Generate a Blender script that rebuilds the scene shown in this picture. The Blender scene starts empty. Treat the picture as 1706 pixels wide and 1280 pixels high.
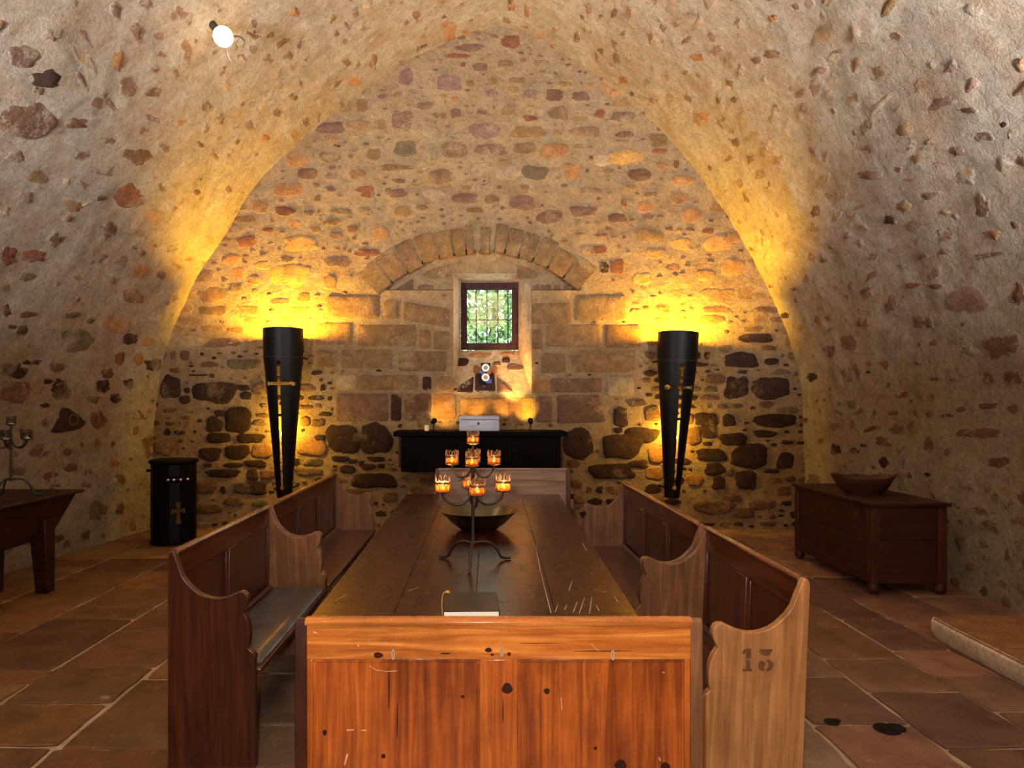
import bpy, bmesh, math, random
from mathutils import Vector, Matrix, noise
random.seed(7)
R = math.radians
PI = math.pi
scene = bpy.context.scene
col = scene.collection

# ------------------------------------------------------------------ camera, world, lights, exposure
F = 1150.0; CX = 800.0; CY = 675.0; ZC = 1.6          # focal length (px), vanishing point, eye height
cd = bpy.data.cameras.new('camera'); cam = bpy.data.objects.new('camera', cd); col.objects.link(cam)
cam.location = (0, 0, ZC); cam.rotation_euler = (PI / 2, 0, 0)
cd.sensor_width = 36; cd.lens = F / 1706 * 36
cd.shift_x = (853 - CX) / 1706; cd.shift_y = (CY - 640) / 1706
cd.clip_start = 0.02; scene.camera = cam

vs = scene.view_settings
vs.view_transform = 'Standard'; vs.look = 'None'; vs.exposure = 0.0; vs.gamma = 1.0; vs.use_curve_mapping = False

wd = bpy.data.worlds.new('world'); scene.world = wd; wd.use_nodes = True
bg = wd.node_tree.nodes['Background']; bg.inputs[0].default_value = (0.86, 0.97, 1.0, 1); bg.inputs[1].default_value = 5.5


def light(name, kind, loc, power, color, size=0.1, aim=None, spot=None, blend=0.5, size_y=None):
    d = bpy.data.lights.new(name, kind); d.energy = power; d.color = color
    o = bpy.data.objects.new(name, d); col.objects.link(o); o.location = loc
    if kind == 'AREA':
        d.size = size
        if size_y: d.shape = 'RECTANGLE'; d.size_y = size_y
    else:
        d.shadow_soft_size = size
    if kind == 'SPOT':
        d.spot_size = R(spot); d.spot_blend = blend
    if aim is not None:
        o.rotation_euler = (Vector(aim) - Vector(loc)).to_track_quat('-Z', 'Y').to_euler()
    return o


light('camera_flash', 'AREA', (-0.07, -0.03, 1.69), 54, (1.0, 0.92, 0.86), 0.045, aim=(0.0, 4, 1.0))
light('uplight_left', 'AREA', (-3.7, 1.6, 2.2), 520, (0.95, 0.97, 1.05), 0.5, aim=(-2.5, 4.3, 6.0)).data.spread = R(125)
light('uplight_right', 'AREA', (3.6, 1.6, 2.2), 620, (0.95, 0.97, 1.05), 0.5, aim=(2.6, 4.3, 6.0)).data.spread = R(125)
light('warm_fill', 'AREA', (0.2, -1.0, 4.3), 135, (1.0, 0.64, 0.30), 1.0, aim=(0, 6.5, 2.2))  # added warm fill behind the camera; no lamp is seen there

# ------------------------------------------------------------------ helpers


def srgb(r, g, b, a=1.0):
    def f(c):
        c /= 255.0
        return c / 12.92 if c <= 0.04045 else ((c + 0.055) / 1.055) ** 2.4
    return (f(r), f(g), f(b), a)


class MB:
    """collects shapes, then links them as ONE mesh object"""

    def __init__(s):
        s.v = []; s.f = []; s.m = []; s.t = []

    def add(s, vs_, fs, m=0, tint=None):
        o = len(s.v); s.v += [tuple(p) for p in vs_]
        s.t += [tint or (0.5, 0.5, 0.5, 1)] * len(vs_)
        for f in fs: s.f.append([i + o for i in f]); s.m.append(m)
        return s

    def box(s, x0, x1, y0, y1, z0, z1, m=0, tint=None):
        return s.add([(x0, y0, z0), (x1, y0, z0), (x1, y1, z0), (x0, y1, z0), (x0, y0, z1), (x1, y0, z1), (x1, y1, z1), (x0, y1, z1)],
                     [(0, 3, 2, 1), (4, 5, 6, 7), (0, 1, 5, 4), (1, 2, 6, 5), (2, 3, 7, 6), (3, 0, 4, 7)], m, tint)

    def hexa(s, bot, top, m=0):
        return s.add(list(bot) + list(top), [(0, 3, 2, 1), (4, 5, 6, 7), (0, 1, 5, 4), (1, 2, 6, 5), (2, 3, 7, 6), (3, 0, 4, 7)], m)

    def prism(s, pts, lo, hi, fn, m=0):
        """polygon pts (a,b); fn(a,b,h) -> xyz"""
        n = len(pts)
        a = [fn(p[0], p[1], lo) for p in pts] + [fn(p[0], p[1], hi) for p in pts]
        fs = [list(range(n))[::-1], list(range(n, 2 * n))]
        for i in range(n):
            j = (i + 1) % n; fs.append((i, j, j + n, i + n))
        return s.add(a, fs, m)

    def lathe(s, prof, c=(0, 0, 0), n=32, m=0, close=False):
        vs_ = []; fs = []
        for r, z in prof:
            for k in range(n):
                a = 2 * PI * k / n; vs_.append((c[0] + r * math.cos(a), c[1] + r * math.sin(a), c[2] + z))
        L = len(prof)
        for i in range(L - 1 if not close else L):
            i2 = (i + 1) % L
            for k in range(n):
                k2 = (k + 1) % n
                fs.append((i * n + k, i * n + k2, i2 * n + k2, i2 * n + k))
        return s.add(vs_, fs, m)

    def tube(s, path, r, n=8, m=0, closed=False, caps=True):
        P = [Vector(p) for p in path]; L = len(P)
        rr = r if isinstance(r, (list, tuple)) else [r] * L
        vs_ = []; fs = []
        prev = None
        for i in range(L):
            if closed: t = P[(i + 1) % L] - P[i - 1]
            else: t = P[min(i + 1, L - 1)] - P[max(i - 1, 0)]
            t.normalize()
            if prev is None:
                u = t.orthogonal().normalized()
            else:
                u = (prev - t * prev.dot(t))
                u = u.normalized() if u.length > 1e-6 else t.orthogonal().normalized()
            prev = u; w = t.cross(u)
            for k in range(n):
                a = 2 * PI * k / n
                vs_.append(P[i] + (u * math.cos(a) + w * math.sin(a)) * rr[i])
        for i in range(L if closed else L - 1):
            i2 = (i + 1) % L
            for k in range(n):
                k2 = (k + 1) % n
                fs.append((i * n + k, i * n + k2, i2 * n + k2, i2 * n + k))
        if caps and not closed:
            fs.append(list(range(n))[::-1]); fs.append([(L - 1) * n + k for k in range(n)])
        return s.add(vs_, fs, m)

    def ball(s, c, r, n=16, m=0, sz=(1, 1, 1)):
        vs_ = [(c[0], c[1], c[2] - r * sz[2])]; fs = []
        rings = n // 2
        for i in range(1, rings):
            a = PI * i / rings
            for k in range(n):
                b = 2 * PI * k / n
                vs_.append((c[0] + r * sz[0] * math.sin(a) * math.cos(b), c[1] + r * sz[1] * math.sin(a) * math.sin(b), c[2] - r * sz[2] * math.cos(a)))
        vs_.append((c[0], c[1], c[2] + r * sz[2]))
        T = len(vs_) - 1
        for k in range(n): fs.append((0, 1 + (k + 1) % n, 1 + k))
        for i in range(rings - 2):
            for k in range(n):
                k2 = (k + 1) % n; a = 1 + i * n
                fs.append((a + k, a + k2, a + n + k2, a + n + k))
        a = 1 + (rings - 2) * n
        for k in range(n): fs.append((a + k, a + (k + 1) % n, T))
        return s.add(vs_, fs, m)

    def build(s, name, mats, parent=None, bevel=0.0, smooth=35, seg=2, tint=False, solid=0, recalc=True):
        me = bpy.data.meshes.new(name); me.from_pydata(s.v, [], s.f)
        if not isinstance(mats, (list, tuple)): mats = [mats]
        for m in mats: me.materials.append(m)
        me.polygons.foreach_set('material_index', s.m)
        if tint:
            at = me.color_attributes.new('tint', 'FLOAT_COLOR', 'POINT')
            at.data.foreach_set('color', [c for t in s.t for c in t])
        if recalc:
            b = bmesh.new(); b.from_mesh(me); bmesh.ops.recalc_face_normals(b, faces=b.faces); b.to_mesh(me); b.free()
        if smooth:
            me.polygons.foreach_set('use_smooth', [True] * len(me.polygons))
            if smooth < 180: me.set_sharp_from_angle(angle=R(smooth))
        me.update()
        o = bpy.data.objects.new(name, me); col.objects.link(o)
        if parent is not None: o.parent = parent
        if solid:
            sm = o.modifiers.new('thickness', 'SOLIDIFY'); sm.thickness = solid; sm.offset = 0
        if bevel:
            bm = o.modifiers.new('bevel', 'BEVEL'); bm.width = bevel; bm.segments = seg; bm.limit_method = 'ANGLE'; bm.angle_limit = R(40)
            bm.harden_normals = False
        return o


def tag(o, label, cat, group=None):
    o['label'] = label; o['category'] = cat
    if group: o['group'] = group
    return o


def thing(name, label, cat, loc=(0, 0, 0), rz=0.0, group=None):
    o = bpy.data.objects.new(name, None); col.objects.link(o)
    o.location = loc; o.rotation_euler = (0, 0, rz); o.empty_display_size = 0.1
    return tag(o, label, cat, group)


def structure(o):
    o['kind'] = 'structure'; return o


def at_plane(px, py, Y):
    return Vector(((px - CX) * Y / F, Y, ZC - (py - CY) * Y / F))


def on_height(px, py, z):
    Y = (ZC - z) * F / (py - CY)
    return Vector(((px - CX) * Y / F, Y, z))

# ------------------------------------------------------------------ materials


def newmat(name):
    m = bpy.data.materials.new(name); m.use_nodes = True
    nt = m.node_tree; b = nt.nodes['Principled BSDF']
    return m, nt, b


def N(nt, typ, **kw):
    n = nt.nodes.new(typ)
    for k, v in kw.items():
        if isinstance(k, str) and hasattr(n, k): setattr(n, k, v)
    return n


def ramp(nt, stops, src, interp='LINEAR'):
    r = nt.nodes.new('ShaderNodeValToRGB'); r.color_ramp.interpolation = interp
    e = r.color_ramp.elements
    while len(e) < len(stops): e.new(0.5)
    for i, (p, c) in enumerate(stops):
        e[i].position = p; e[i].color = c if len(c) == 4 else (*c, 1)
    nt.links.new(src, r.inputs[0]); return r.outputs[0]


def mix(nt, fac, a, b, mode='MIX'):
    n = nt.nodes.new('ShaderNodeMix'); n.data_type = 'RGBA'; n.blend_type = mode
    for sock, v in ((n.inputs[0], fac), (n.inputs[6], a), (n.inputs[7], b)):
        if hasattr(v, 'node'): nt.links.new(v, sock)
        else: sock.default_value = v
    return n.outputs[2]


def nz(nt, vec, scale, detail=5, rough=0.6, dist=0.0):
    n = nt.nodes.new('ShaderNodeTexNoise'); n.inputs['Scale'].default_value = scale
    n.inputs['Detail'].default_value = detail; n.inputs['Roughness'].default_value = rough; n.inputs['Distortion'].default_value = dist
    nt.links.new(vec, n.inputs['Vector']); return n.outputs['Fac']


def mapping(nt, scale=(1, 1, 1), rot=(0, 0, 0), src='Object'):
    tc = nt.nodes.new('ShaderNodeTexCoord'); mp = nt.nodes.new('ShaderNodeMapping')
    mp.inputs['Scale'].default_value = scale; mp.inputs['Rotation'].default_value = rot
    nt.links.new(tc.outputs[src], mp.inputs[0]); return mp.outputs[0]


def math_node(nt, op, a, b):
    n = nt.nodes.new('ShaderNodeMath'); n.operation = op
    for i, v in enumerate((a, b)):
        if hasattr(v, 'node'): nt.links.new(v, n.inputs[i])
        else: n.inputs[i].default_value = v
    return n.outputs[0]


def bump(nt, b, h, strength, dist, prev=None):
    n = nt.nodes.new('ShaderNodeBump'); n.inputs['Strength'].default_value = strength; n.inputs['Distance'].default_value = dist
    nt.links.new(h, n.inputs['Height'])
    if prev is not None: nt.links.new(prev, n.inputs['Normal'])
    nt.links.new(n.outputs[0], b.inputs['Normal']); return n.outputs[0]


def plain(name, rgb, rough=0.5, metal=0.0, var=0.25, scale=20, bmp=0.15, coat=0.0, spec=0.5):
    m, nt, b = newmat(name)
    v = mapping(nt)
    n = nz(nt, v, scale, 5)
    c = srgb(*rgb)
    dk = tuple(x * (1 - var) for x in c[:3]) + (1,); lt = tuple(min(1, x * (1 + var)) for x in c[:3]) + (1,)
    nt.links.new(ramp(nt, [(0.3, dk), (0.7, lt)], n), b.inputs['Base Color'])
    b.inputs['Roughness'].default_value = rough; b.inputs['Metallic'].default_value = metal; b.inputs['Specular IOR Level'].default_value = spec
    if coat: b.inputs['Coat Weight'].default_value = coat; b.inputs['Coat Roughness'].default_value = 0.15
    if bmp: bump(nt, b, nz(nt, v, scale * 5, 4), bmp, 0.002)
    return m


def emission(name, rgb, strength):
    m, nt, b = newmat(name)
    b.inputs['Base Color'].default_value = (*rgb, 1)
    b.inputs['Emission Color'].default_value = (*rgb, 1); b.inputs['Emission Strength'].default_value = strength
    return m


def masonry(name, plaster, smear=(0.5, 0.62), smear_scale=2.2, bump_amt=1.0, streak=None, contrast=1.0):
    """stones carry their own colour in the 'tint' attribute; patches of lime plaster smear over them"""
    m, nt, b = newmat(name)
    v = mapping(nt)
    at = nt.nodes.new('ShaderNodeAttribute'); at.attribute_name = 'tint'
    big = nz(nt, v, smear_scale, 6, 0.65, 0.3); mid = nz(nt, v, 9, 8, 0.7, 0.4); fine = nz(nt, v, 42, 8, 0.72)
    grit = nz(nt, v, 150, 4, 0.7)
    p = srgb(*plaster)
    # plaster: warm, pinkish and grey patches
    pa = ramp(nt, [(0.25, tuple(x * 0.74 for x in p[:3])), (0.5, p), (0.72, tuple(min(1, x * 1.16) for x in p[:3]))], mid)
    pb = mix(nt, ramp(nt, [(0.48, (0, 0, 0)), (0.66, (0.45, 0.45, 0.45))], nz(nt, v, 3.1, 4, 0.6)), pa, srgb(146, 116, 88))
    pc = mix(nt, ramp(nt, [(0.50, (0, 0, 0)), (0.68, (0.4, 0.4, 0.4))], nz(nt, v, 4.3, 4, 0.6, 0.5)), pb, srgb(120, 112, 96))
    pc = mix(nt, ramp(nt, [(0.46, (0, 0, 0)), (0.66, (0.45, 0.45, 0.45))], nz(nt, v, 1.5, 7, 0.68, 0.4)), pc, srgb(124, 92, 54))
    mot = nz(nt, v, 26, 8, 0.78, 0.6)
    pc = mix(nt, 0.85, pc, ramp(nt, [(0.32, (0.55, 0.5, 0.45)), (0.47, (0.95, 0.94, 0.93)), (0.66, (1.24, 1.24, 1.24))], mot), 'MULTIPLY')
    pc = mix(nt, ramp(nt, [(0.56, (0, 0, 0)), (0.70, (0.75, 0.75, 0.75))], nz(nt, v, 12, 8, 0.74, 0.5)), pc, srgb(108, 86, 64))
    # the stone itself
    st = mix(nt, 1.0, at.outputs['Color'], ramp(nt, [(0.25, (0.55, 0.55, 0.55)), (0.75, (1.5, 1.45, 1.4))], mid), 'MULTIPLY')
    st = mix(nt, 0.8, st, ramp(nt, [(0.3, (0.7, 0.68, 0.66)), (0.7, (1.3, 1.3, 1.3))], fine), 'MULTIPLY')
    sm = math_node(nt, 'ADD', big, math_node(nt, 'MULTIPLY', math_node(nt, 'SUBTRACT', fine, 0.5), 0.35))
    mask = ramp(nt, [(smear[0], (0, 0, 0)), (smear[1], (1, 1, 1))], sm)
    # alpha of tint: 1 = bare stone, 0 = plaster bed
    ed = math_node(nt, 'ADD', at.outputs['Alpha'], math_node(nt, 'ADD', math_node(nt, 'MULTIPLY', math_node(nt, 'SUBTRACT', mid, 0.5), 2.0), math_node(nt, 'MULTIPLY', math_node(nt, 'SUBTRACT', fine, 0.5), 1.6)))
    ed = ramp(nt, [(0.44, (0, 0, 0)), (0.64, (1, 1, 1))], ed)
    bare = nt.nodes.new('ShaderNodeClamp'); nt.links.new(math_node(nt, 'SUBTRACT', 2.0, at.outputs['Alpha']), bare.inputs[0])
    keep = math_node(nt, 'MULTIPLY', ed, math_node(nt, 'SUBTRACT', 1.0, math_node(nt, 'MULTIPLY', mask, bare.outputs[0])))
    c = mix(nt, keep, pc, st)
    # dark pits and cracks
    pit = ramp(nt, [(0.28, (0.35, 0.3, 0.26)), (0.36, (1, 1, 1))], nz(nt, v, 17, 6, 0.75, 1.2))
    c = mix(nt, 0.75, c, pit, 'MULTIPLY')
    c = mix(nt, 0.55, c, ramp(nt, [(0.3, (0.68, 0.68, 0.68)), (0.7, (1.25, 1.25, 1.25))], grit), 'MULTIPLY')
    nt.links.new(c, b.inputs['Base Color'])
    b.inputs['Roughness'].default_value = 0.93; b.inputs['Specular IOR Level'].default_value = 0.15
    rg = nt.nodes.new('ShaderNodeTexNoise'); rg.noise_type = 'RIDGED_MULTIFRACTAL'; rg.inputs['Scale'].default_value = 4.5; rg.inputs['Detail'].default_value = 7
    rg.inputs['Roughness'].default_value = 0.6; rg.inputs['Distortion'].default_value = 0.6; nt.links.new(v, rg.inputs['Vector'])
    h0 = bump(nt, b, rg.outputs['Fac'], 0.7 * bump_amt, 0.045)
    h1 = bump(nt, b, nz(nt, v, 7, 9, 0.68, 0.8), 0.6 * bump_amt, 0.07, h0)
    h2 = bump(nt, b, fine, 0.75 * bump_amt, 0.02, h1)
    vo = nt.nodes.new('ShaderNodeTexVoronoi'); vo.feature = 'DISTANCE_TO_EDGE'; vo.inputs['Scale'].default_value = 9
    wv = nt.nodes.new('ShaderNodeVectorMath'); wv.operation = 'ADD'
    nn = nt.nodes.new('ShaderNodeTexNoise'); nn.inputs['Scale'].default_value = 6; nn.inputs['Detail'].default_value = 4
    nt.links.new(v, nn.inputs['Vector']); nt.links.new(v, wv.inputs[0])
    sc_ = nt.nodes.new('ShaderNodeVectorMath'); sc_.operation = 'SCALE'; sc_.inputs['Scale'].default_value = 0.25
    nt.links.new(nn.outputs['Color'], sc_.inputs[0]); nt.links.new(sc_.outputs[0], wv.inputs[1]); nt.links.new(wv.outputs[0], vo.inputs['Vector'])
    bump(nt, b, ramp(nt, [(0.0, (0, 0, 0)), (0.07, (1, 1, 1))], vo.outputs['Distance']), 0.3 * bump_amt, 0.01, h2)
    return m


def wood(name, dark, lite, axis='x', rough=0.32, coat=0.3, grain=14.0, blotch=0.5, knots=0.0, spec=0.5):
    m, nt, b = newmat(name)
    s = {'x': (1, grain, grain), 'y': (grain, 1, grain), 'z': (grain, grain, 1)}[axis]
    f = {'x': (3, 90, 90), 'y': (90, 3, 90), 'z': (90, 90, 3)}[axis]
    oi = nt.nodes.new('ShaderNodeObjectInfo')
    tc = nt.nodes.new('ShaderNodeTexCoord'); ad = nt.nodes.new('ShaderNodeVectorMath'); ad.operation = 'ADD'
    cb = nt.nodes.new('ShaderNodeCombineXYZ')
    rr = math_node(nt, 'MULTIPLY', oi.outputs['Random'], 9.0)
    for i in range(3): nt.links.new(rr, cb.inputs[i])
    nt.links.new(tc.outputs['Object'], ad.inputs[0]); nt.links.new(cb.outputs[0], ad.inputs[1])

    def mp(sc):
        q = nt.nodes.new('ShaderNodeMapping'); q.inputs['Scale'].default_value = sc
        nt.links.new(ad.outputs[0], q.inputs[0]); return q.outputs[0]
    g = nz(nt, mp(s), 1.6, 6, 0.6, 1.1)
    fn = nz(nt, mp(f), 1.0, 4, 0.6, 0.3)
    bl = nz(nt, mp((1, 1, 1)), 4.0, 4, 0.6, 0.3)
    d = srgb(*dark); l = srgb(*lite)
    md = tuple((a * 0.55 + c * 0.45) for a, c in zip(d, l))
    c = ramp(nt, [(0.28, d), (0.5, md), (0.68, l)], g)
    c = mix(nt, 0.6, c, ramp(nt, [(0.3, (0.62, 0.58, 0.55)), (0.7, (1.28, 1.28, 1.28))], fn), 'MULTIPLY')
    c = mix(nt, blotch, c, ramp(nt, [(0.3, (0.55, 0.48, 0.42)), (0.68, (1.35, 1.32, 1.25))], bl), 'MULTIPLY')
    if knots:
        vo = nt.nodes.new('ShaderNodeTexVoronoi'); vo.inputs['Scale'].default_value = knots
        ks = {'x': (0.6, 1, 1), 'y': (1, 0.6, 1), 'z': (1, 1, 0.6)}[axis]
        nt.links.new(mp(ks), vo.inputs['Vector'])
        kn = ramp(nt, [(0.0, (0.12, 0.06, 0.04)), (0.045, (0.25, 0.14, 0.1)), (0.075, (1, 1, 1))], vo.outputs['Distance'])
        c = mix(nt, 0.85, c, kn, 'MULTIPLY')
    nt.links.new(c, b.inputs['Base Color'])
    r_ = ramp(nt, [(0.3, (rough * 0.88,) * 3), (0.7, (min(1, rough * 1.18),) * 3)], nz(nt, mp((1, 1, 1)), 6, 5, 0.7))
    nt.links.new(r_, b.inputs['Roughness'])
    b.inputs['Specular IOR Level'].default_value = spec
    b.inputs['Coat Weight'].default_value = coat; b.inputs['Coat Roughness'].default_value = 0.16
    bump(nt, b, fn, 0.25, 0.002, bump(nt, b, bl, 0.05, 0.01))
    return m


def flagstone(name):
    m, nt, b = newmat(name)
    v = mapping(nt)
    at = nt.nodes.new('ShaderNodeAttribute'); at.attribute_name = 'tint'
    c = mix(nt, 1.0, at.outputs['Color'], ramp(nt, [(0.3, (0.6, 0.56, 0.52)), (0.7, (1.35, 1.35, 1.35))], nz(nt, v, 3.5, 7, 0.66, 0.4)), 'MULTIPLY')
    c = mix(nt, 0.7, c, ramp(nt, [(0.3, (0.7, 0.7, 0.7)), (0.7, (1.25, 1.25, 1.25))], nz(nt, v, 60, 6, 0.7)), 'MULTIPLY')
    c = mix(nt, ramp(nt, [(0.62, (0, 0, 0)), (0.70, (0.6, 0.6, 0.6))], nz(nt, v, 14, 7, 0.7, 0.6)), c, srgb(170, 140, 112))
    nt.links.new(c, b.inputs['Base Color'])
    r_ = ramp(nt, [(0.35, (0.42,) * 3), (0.7, (0.72,) * 3)], nz(nt, v, 5, 5, 0.7))
    nt.links.new(r_, b.inputs['Roughness'])
    bump(nt, b, nz(nt, v, 60, 6, 0.7), 0.35, 0.006, bump(nt, b, nz(nt, v, 6, 7, 0.65, 0.5), 0.4, 0.025))
    return m


M_wall = masonry('rubble_masonry', (150, 124, 88), (0.57, 0.66), 2.4, 1.35)
M_vault = masonry('limewashed_vault', (154, 141, 122), (0.50, 0.60), 2.6, 1.25)
M_reveal = masonry('lime_plaster', (198, 170, 128), (0.6, 0.7), 2.0, 0.5)
M_floor = flagstone('sandstone_flags')
M_step = masonry('worn_step_stone', (176, 160, 142), (0.75, 0.85), 3, 0.6)
W_red = wood('dark_red_wood', (38, 14, 6), (80, 36, 15), 'z', 0.36, 0.25)
W_redx = wood('dark_red_wood_rail', (42, 16, 6), (92, 42, 17), 'x', 0.32, 0.35)
W_cap = wood('polished_sheen_cap_rail', (62, 26, 8), (132, 66, 22), 'x', 0.24, 0.5)  # polished wood; the torches' orange highlight is put into its lighter colour
W_trough = wood('trough_wood', (22, 8, 4), (48, 20, 9), 'y', 0.5, 0.0, grain=8, spec=.25)  # wood colour darkened to carry the weaker light along the left wall
W_end = wood('brown_oak_board', (84, 54, 32), (132, 92, 60), 'z', 0.42, 0.15, blotch=0.6)
W_tan = wood('pale_worn_board', (132, 88, 50), (182, 134, 84), 'z', 0.45, 0.1, blotch=0.5)
W_panel = wood('orange_pine_panel', (100, 40, 11), (178, 96, 34), 'z', 0.3, 0.45, grain=16, blotch=0.8)
W_rail = wood('honey_pine_rail', (142, 70, 20), (210, 136, 62), 'x', 0.26, 0.5, grain=18, blotch=0.6)
W_stile = wood('honey_pine_stile', (128, 58, 16), (186, 104, 40), 'z', 0.28, 0.5, grain=18, blotch=0.5)
M_knot = plain('pine_knot', (46, 16, 8), 0.35, 0, 0.4, 90, 0)
M_scuff = plain('pale_scuff', (206, 150, 112), 0.5, 0, 0.3, 60, 0)
W_sheen = wood('flash_sheen_pine', (120, 96, 84), (164, 138, 124), 'x', 0.4, 0.3, blotch=0.4)  # pine with the flash's pale sheen put into its colour
W_table = wood('table_oak', (30, 9, 3), (66, 26, 8), 'y', 0.25, 0.05, grain=9, blotch=0.5, spec=.35)
W_chest = wood('chest_wood', (38, 14, 5), (76, 34, 13), 'z', 0.55, 0.0, grain=10, spec=.3)
W_chestx = wood('chest_board', (28, 10, 4), (60, 26, 10), 'x', 0.55, 0.0, grain=8, spec=.3)
W_black = wood('blackened_oak', (6, 5, 4), (17, 13, 11), 'x', 0.55, 0.0, blotch=0.8, spec=.03)
W_box = wood('flash_grey_box', (116, 124, 144), (176, 182, 200), 'x', 0.36, 0.2, grain=8, blotch=0.3)  # wood turned bluish grey, the flash on it put into the colour
W_bowl = wood('carved_dark_bowl', (38, 18, 8), (76, 40, 18), 'x', 0.5, 0.1)
W_frame = wood('window_frame_wood', (32, 12, 7), (60, 25, 14), 'z', 0.55, 0.0, spec=.15)
M_iron = plain('wrought_iron', (58, 50, 46), 0.45, 0.75, 0.35, 30, 0.3)
M_fret = plain('flash_lit_iron', (150, 110, 80), 0.4, 0.7, 0.25, 60, 0.1)  # iron wire and saucers, brightened in colour for the flash shine on them
M_black = plain('black_iron_sheet', (9, 7, 6), 0.5, 0.0, 0.3, 12, 0.12, spec=.18)
M_stove = plain('black_enamel', (4, 4, 6), 0.5, 0.0, 0.3, 12, 0.08, spec=.12)
M_pewter = plain('dull_brass', (96, 88, 68), 0.24, 0.9, 0.3, 8, 0.1)
M_chrome = plain('chrome', (210, 210, 205), 0.12, 1.0, 0.05, 10, 0)
M_staple = plain('steel_wire', (190, 180, 165), 0.35, 0.2, 0.1, 40, 0)
M_pad = plain('grey_leather', (66, 66, 70), 0.3, 0.0, 0.4, 7, 0.4, coat=0.25)
M_paper = plain('page_edges', (232, 232, 226), 0.7, 0, 0.06, 200, 0.1)
M_cover = plain('black_book_cover', (22, 20, 18), 0.35, 0, 0.3, 60, 0.25)
M_cord = plain('gold_cord', (196, 150, 66), 0.6, 0, 0.2, 60, 0.2)
M_wax = plain('candle_wax', (236, 214, 170), 0.5, 0, 0.08, 20, 0)
M_soot = plain('dark_stain', (92, 60, 34), 0.7, 0, 0.35, 60, 0)
M_scratch = plain('pale_scratch', (206, 186, 160), 0.6, 0, 0.2, 60, 0)
M_white = plain('white_enamel', (240, 240, 236), 0.3, 0, 0.05, 30, 0)
M_blue = plain('blue_paint', (28, 48, 150), 0.35, 0, 0.2, 30, 0)
M_redp = plain('red_paint', (150, 32, 22), 0.4, 0, 0.2, 30, 0)
M_sage = plain('sage_centre', (128, 132, 110), 0.5, 0, 0.3, 50, 0)
M_flame = emission('candle_flame', (1.0, 0.62, 0.22), 26)
M_bulb_y = emission('torch_bulb', (1.0, 0.72, 0.18), 16)
M_bulb_w = emission('globe_bulb', (1.0, 0.80, 0.45), 14)
M_lens = emission('spot_lens', (1.0, 0.8, 0.4), 10)
M_ember = emission('stove_glow', (1.0, 0.42, 0.08), 0.02)
_b = M_ember.node_tree.nodes['Principled BSDF']; _b.inputs['Base Color'].default_value = (.03, .012, .004, 1); _b.inputs['Specular IOR Level'].default_value = 0.0; _b.inputs['Roughness'].default_value = 1.0
M_bark = plain('bark', (80, 62, 46), 0.9, 0, 0.3, 20, 0.4)


def amber():
    m, nt, b = newmat('amber_glass')
    out = nt.nodes['Material Output']
    tr = N(nt, 'ShaderNodeBsdfTransparent'); tr.inputs[0].default_value = (1.0, 0.62, 0.28, 1)
    tl = N(nt, 'ShaderNodeBsdfTranslucent'); tl.inputs[0].default_value = (0.9, 0.42, 0.14, 1)
    gl = N(nt, 'ShaderNodeBsdfGlossy'); gl.inputs['Roughness'].default_value = 0.08
    m1 = N(nt, 'ShaderNodeMixShader'); m1.inputs[0].default_value = 0.55
    m2 = N(nt, 'ShaderNodeMixShader'); m2.inputs[0].default_value = 0.06
    nt.links.new(tr.outputs[0], m1.inputs[1]); nt.links.new(tl.outputs[0], m1.inputs[2])
    nt.links.new(m1.outputs[0], m2.inputs[1]); nt.links.new(gl.outputs[0], m2.inputs[2]); nt.links.new(m2.outputs[0], out.inputs[0])
    return m


def clear_glass(name):
    m, nt, b = newmat(name)
    out = nt.nodes['Material Output']
    tr = N(nt, 'ShaderNodeBsdfTransparent'); tr.inputs[0].default_value = (0.95, 0.97, 0.96, 1)
    gl = N(nt, 'ShaderNodeBsdfGlossy'); gl.inputs['Roughness'].default_value = 0.04
    m2 = N(nt, 'ShaderNodeMixShader'); m2.inputs[0].default_value = 0.006
    nt.links.new(tr.outputs[0], m2.inputs[1]); nt.links.new(gl.outputs[0], m2.inputs[2]); nt.links.new(m2.outputs[0], out.inputs[0])
    return m


def leafmat():
    m, nt, b = newmat('green_leaves')
    v = mapping(nt)
    nt.links.new(ramp(nt, [(0.35, srgb(70, 110, 50)), (0.65, srgb(150, 190, 110))], nz(nt, v, 2.5, 3)), b.inputs['Base Color'])
    b.inputs['Roughness'].default_value = 0.6
    return m


M_amber = amber(); M_glass = clear_glass('window_glass'); M_cupglass = clear_glass('clear_cup_glass'); M_leaf = leafmat()

# ------------------------------------------------------------------ setting: floor, vault, back wall
YB = 8.85
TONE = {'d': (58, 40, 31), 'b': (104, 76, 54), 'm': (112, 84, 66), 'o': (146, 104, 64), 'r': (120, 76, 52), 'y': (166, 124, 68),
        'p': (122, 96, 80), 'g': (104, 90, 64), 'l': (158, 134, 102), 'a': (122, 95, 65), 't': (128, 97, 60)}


def tone(k, j=0.12):
    c = srgb(*TONE[k]); f = 1 + random.uniform(-j, j)
    return (c[0] * f, c[1] * f * (1 + random.uniform(-0.04, 0.04)), c[2] * f, 1.0)


BED = (0.4, 0.35, 0.28, 0.0)


def fbm(x, y, z, o=4):
    return noise.fractal(Vector((x, y, z)), 1.0, 2.0, o)


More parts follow.
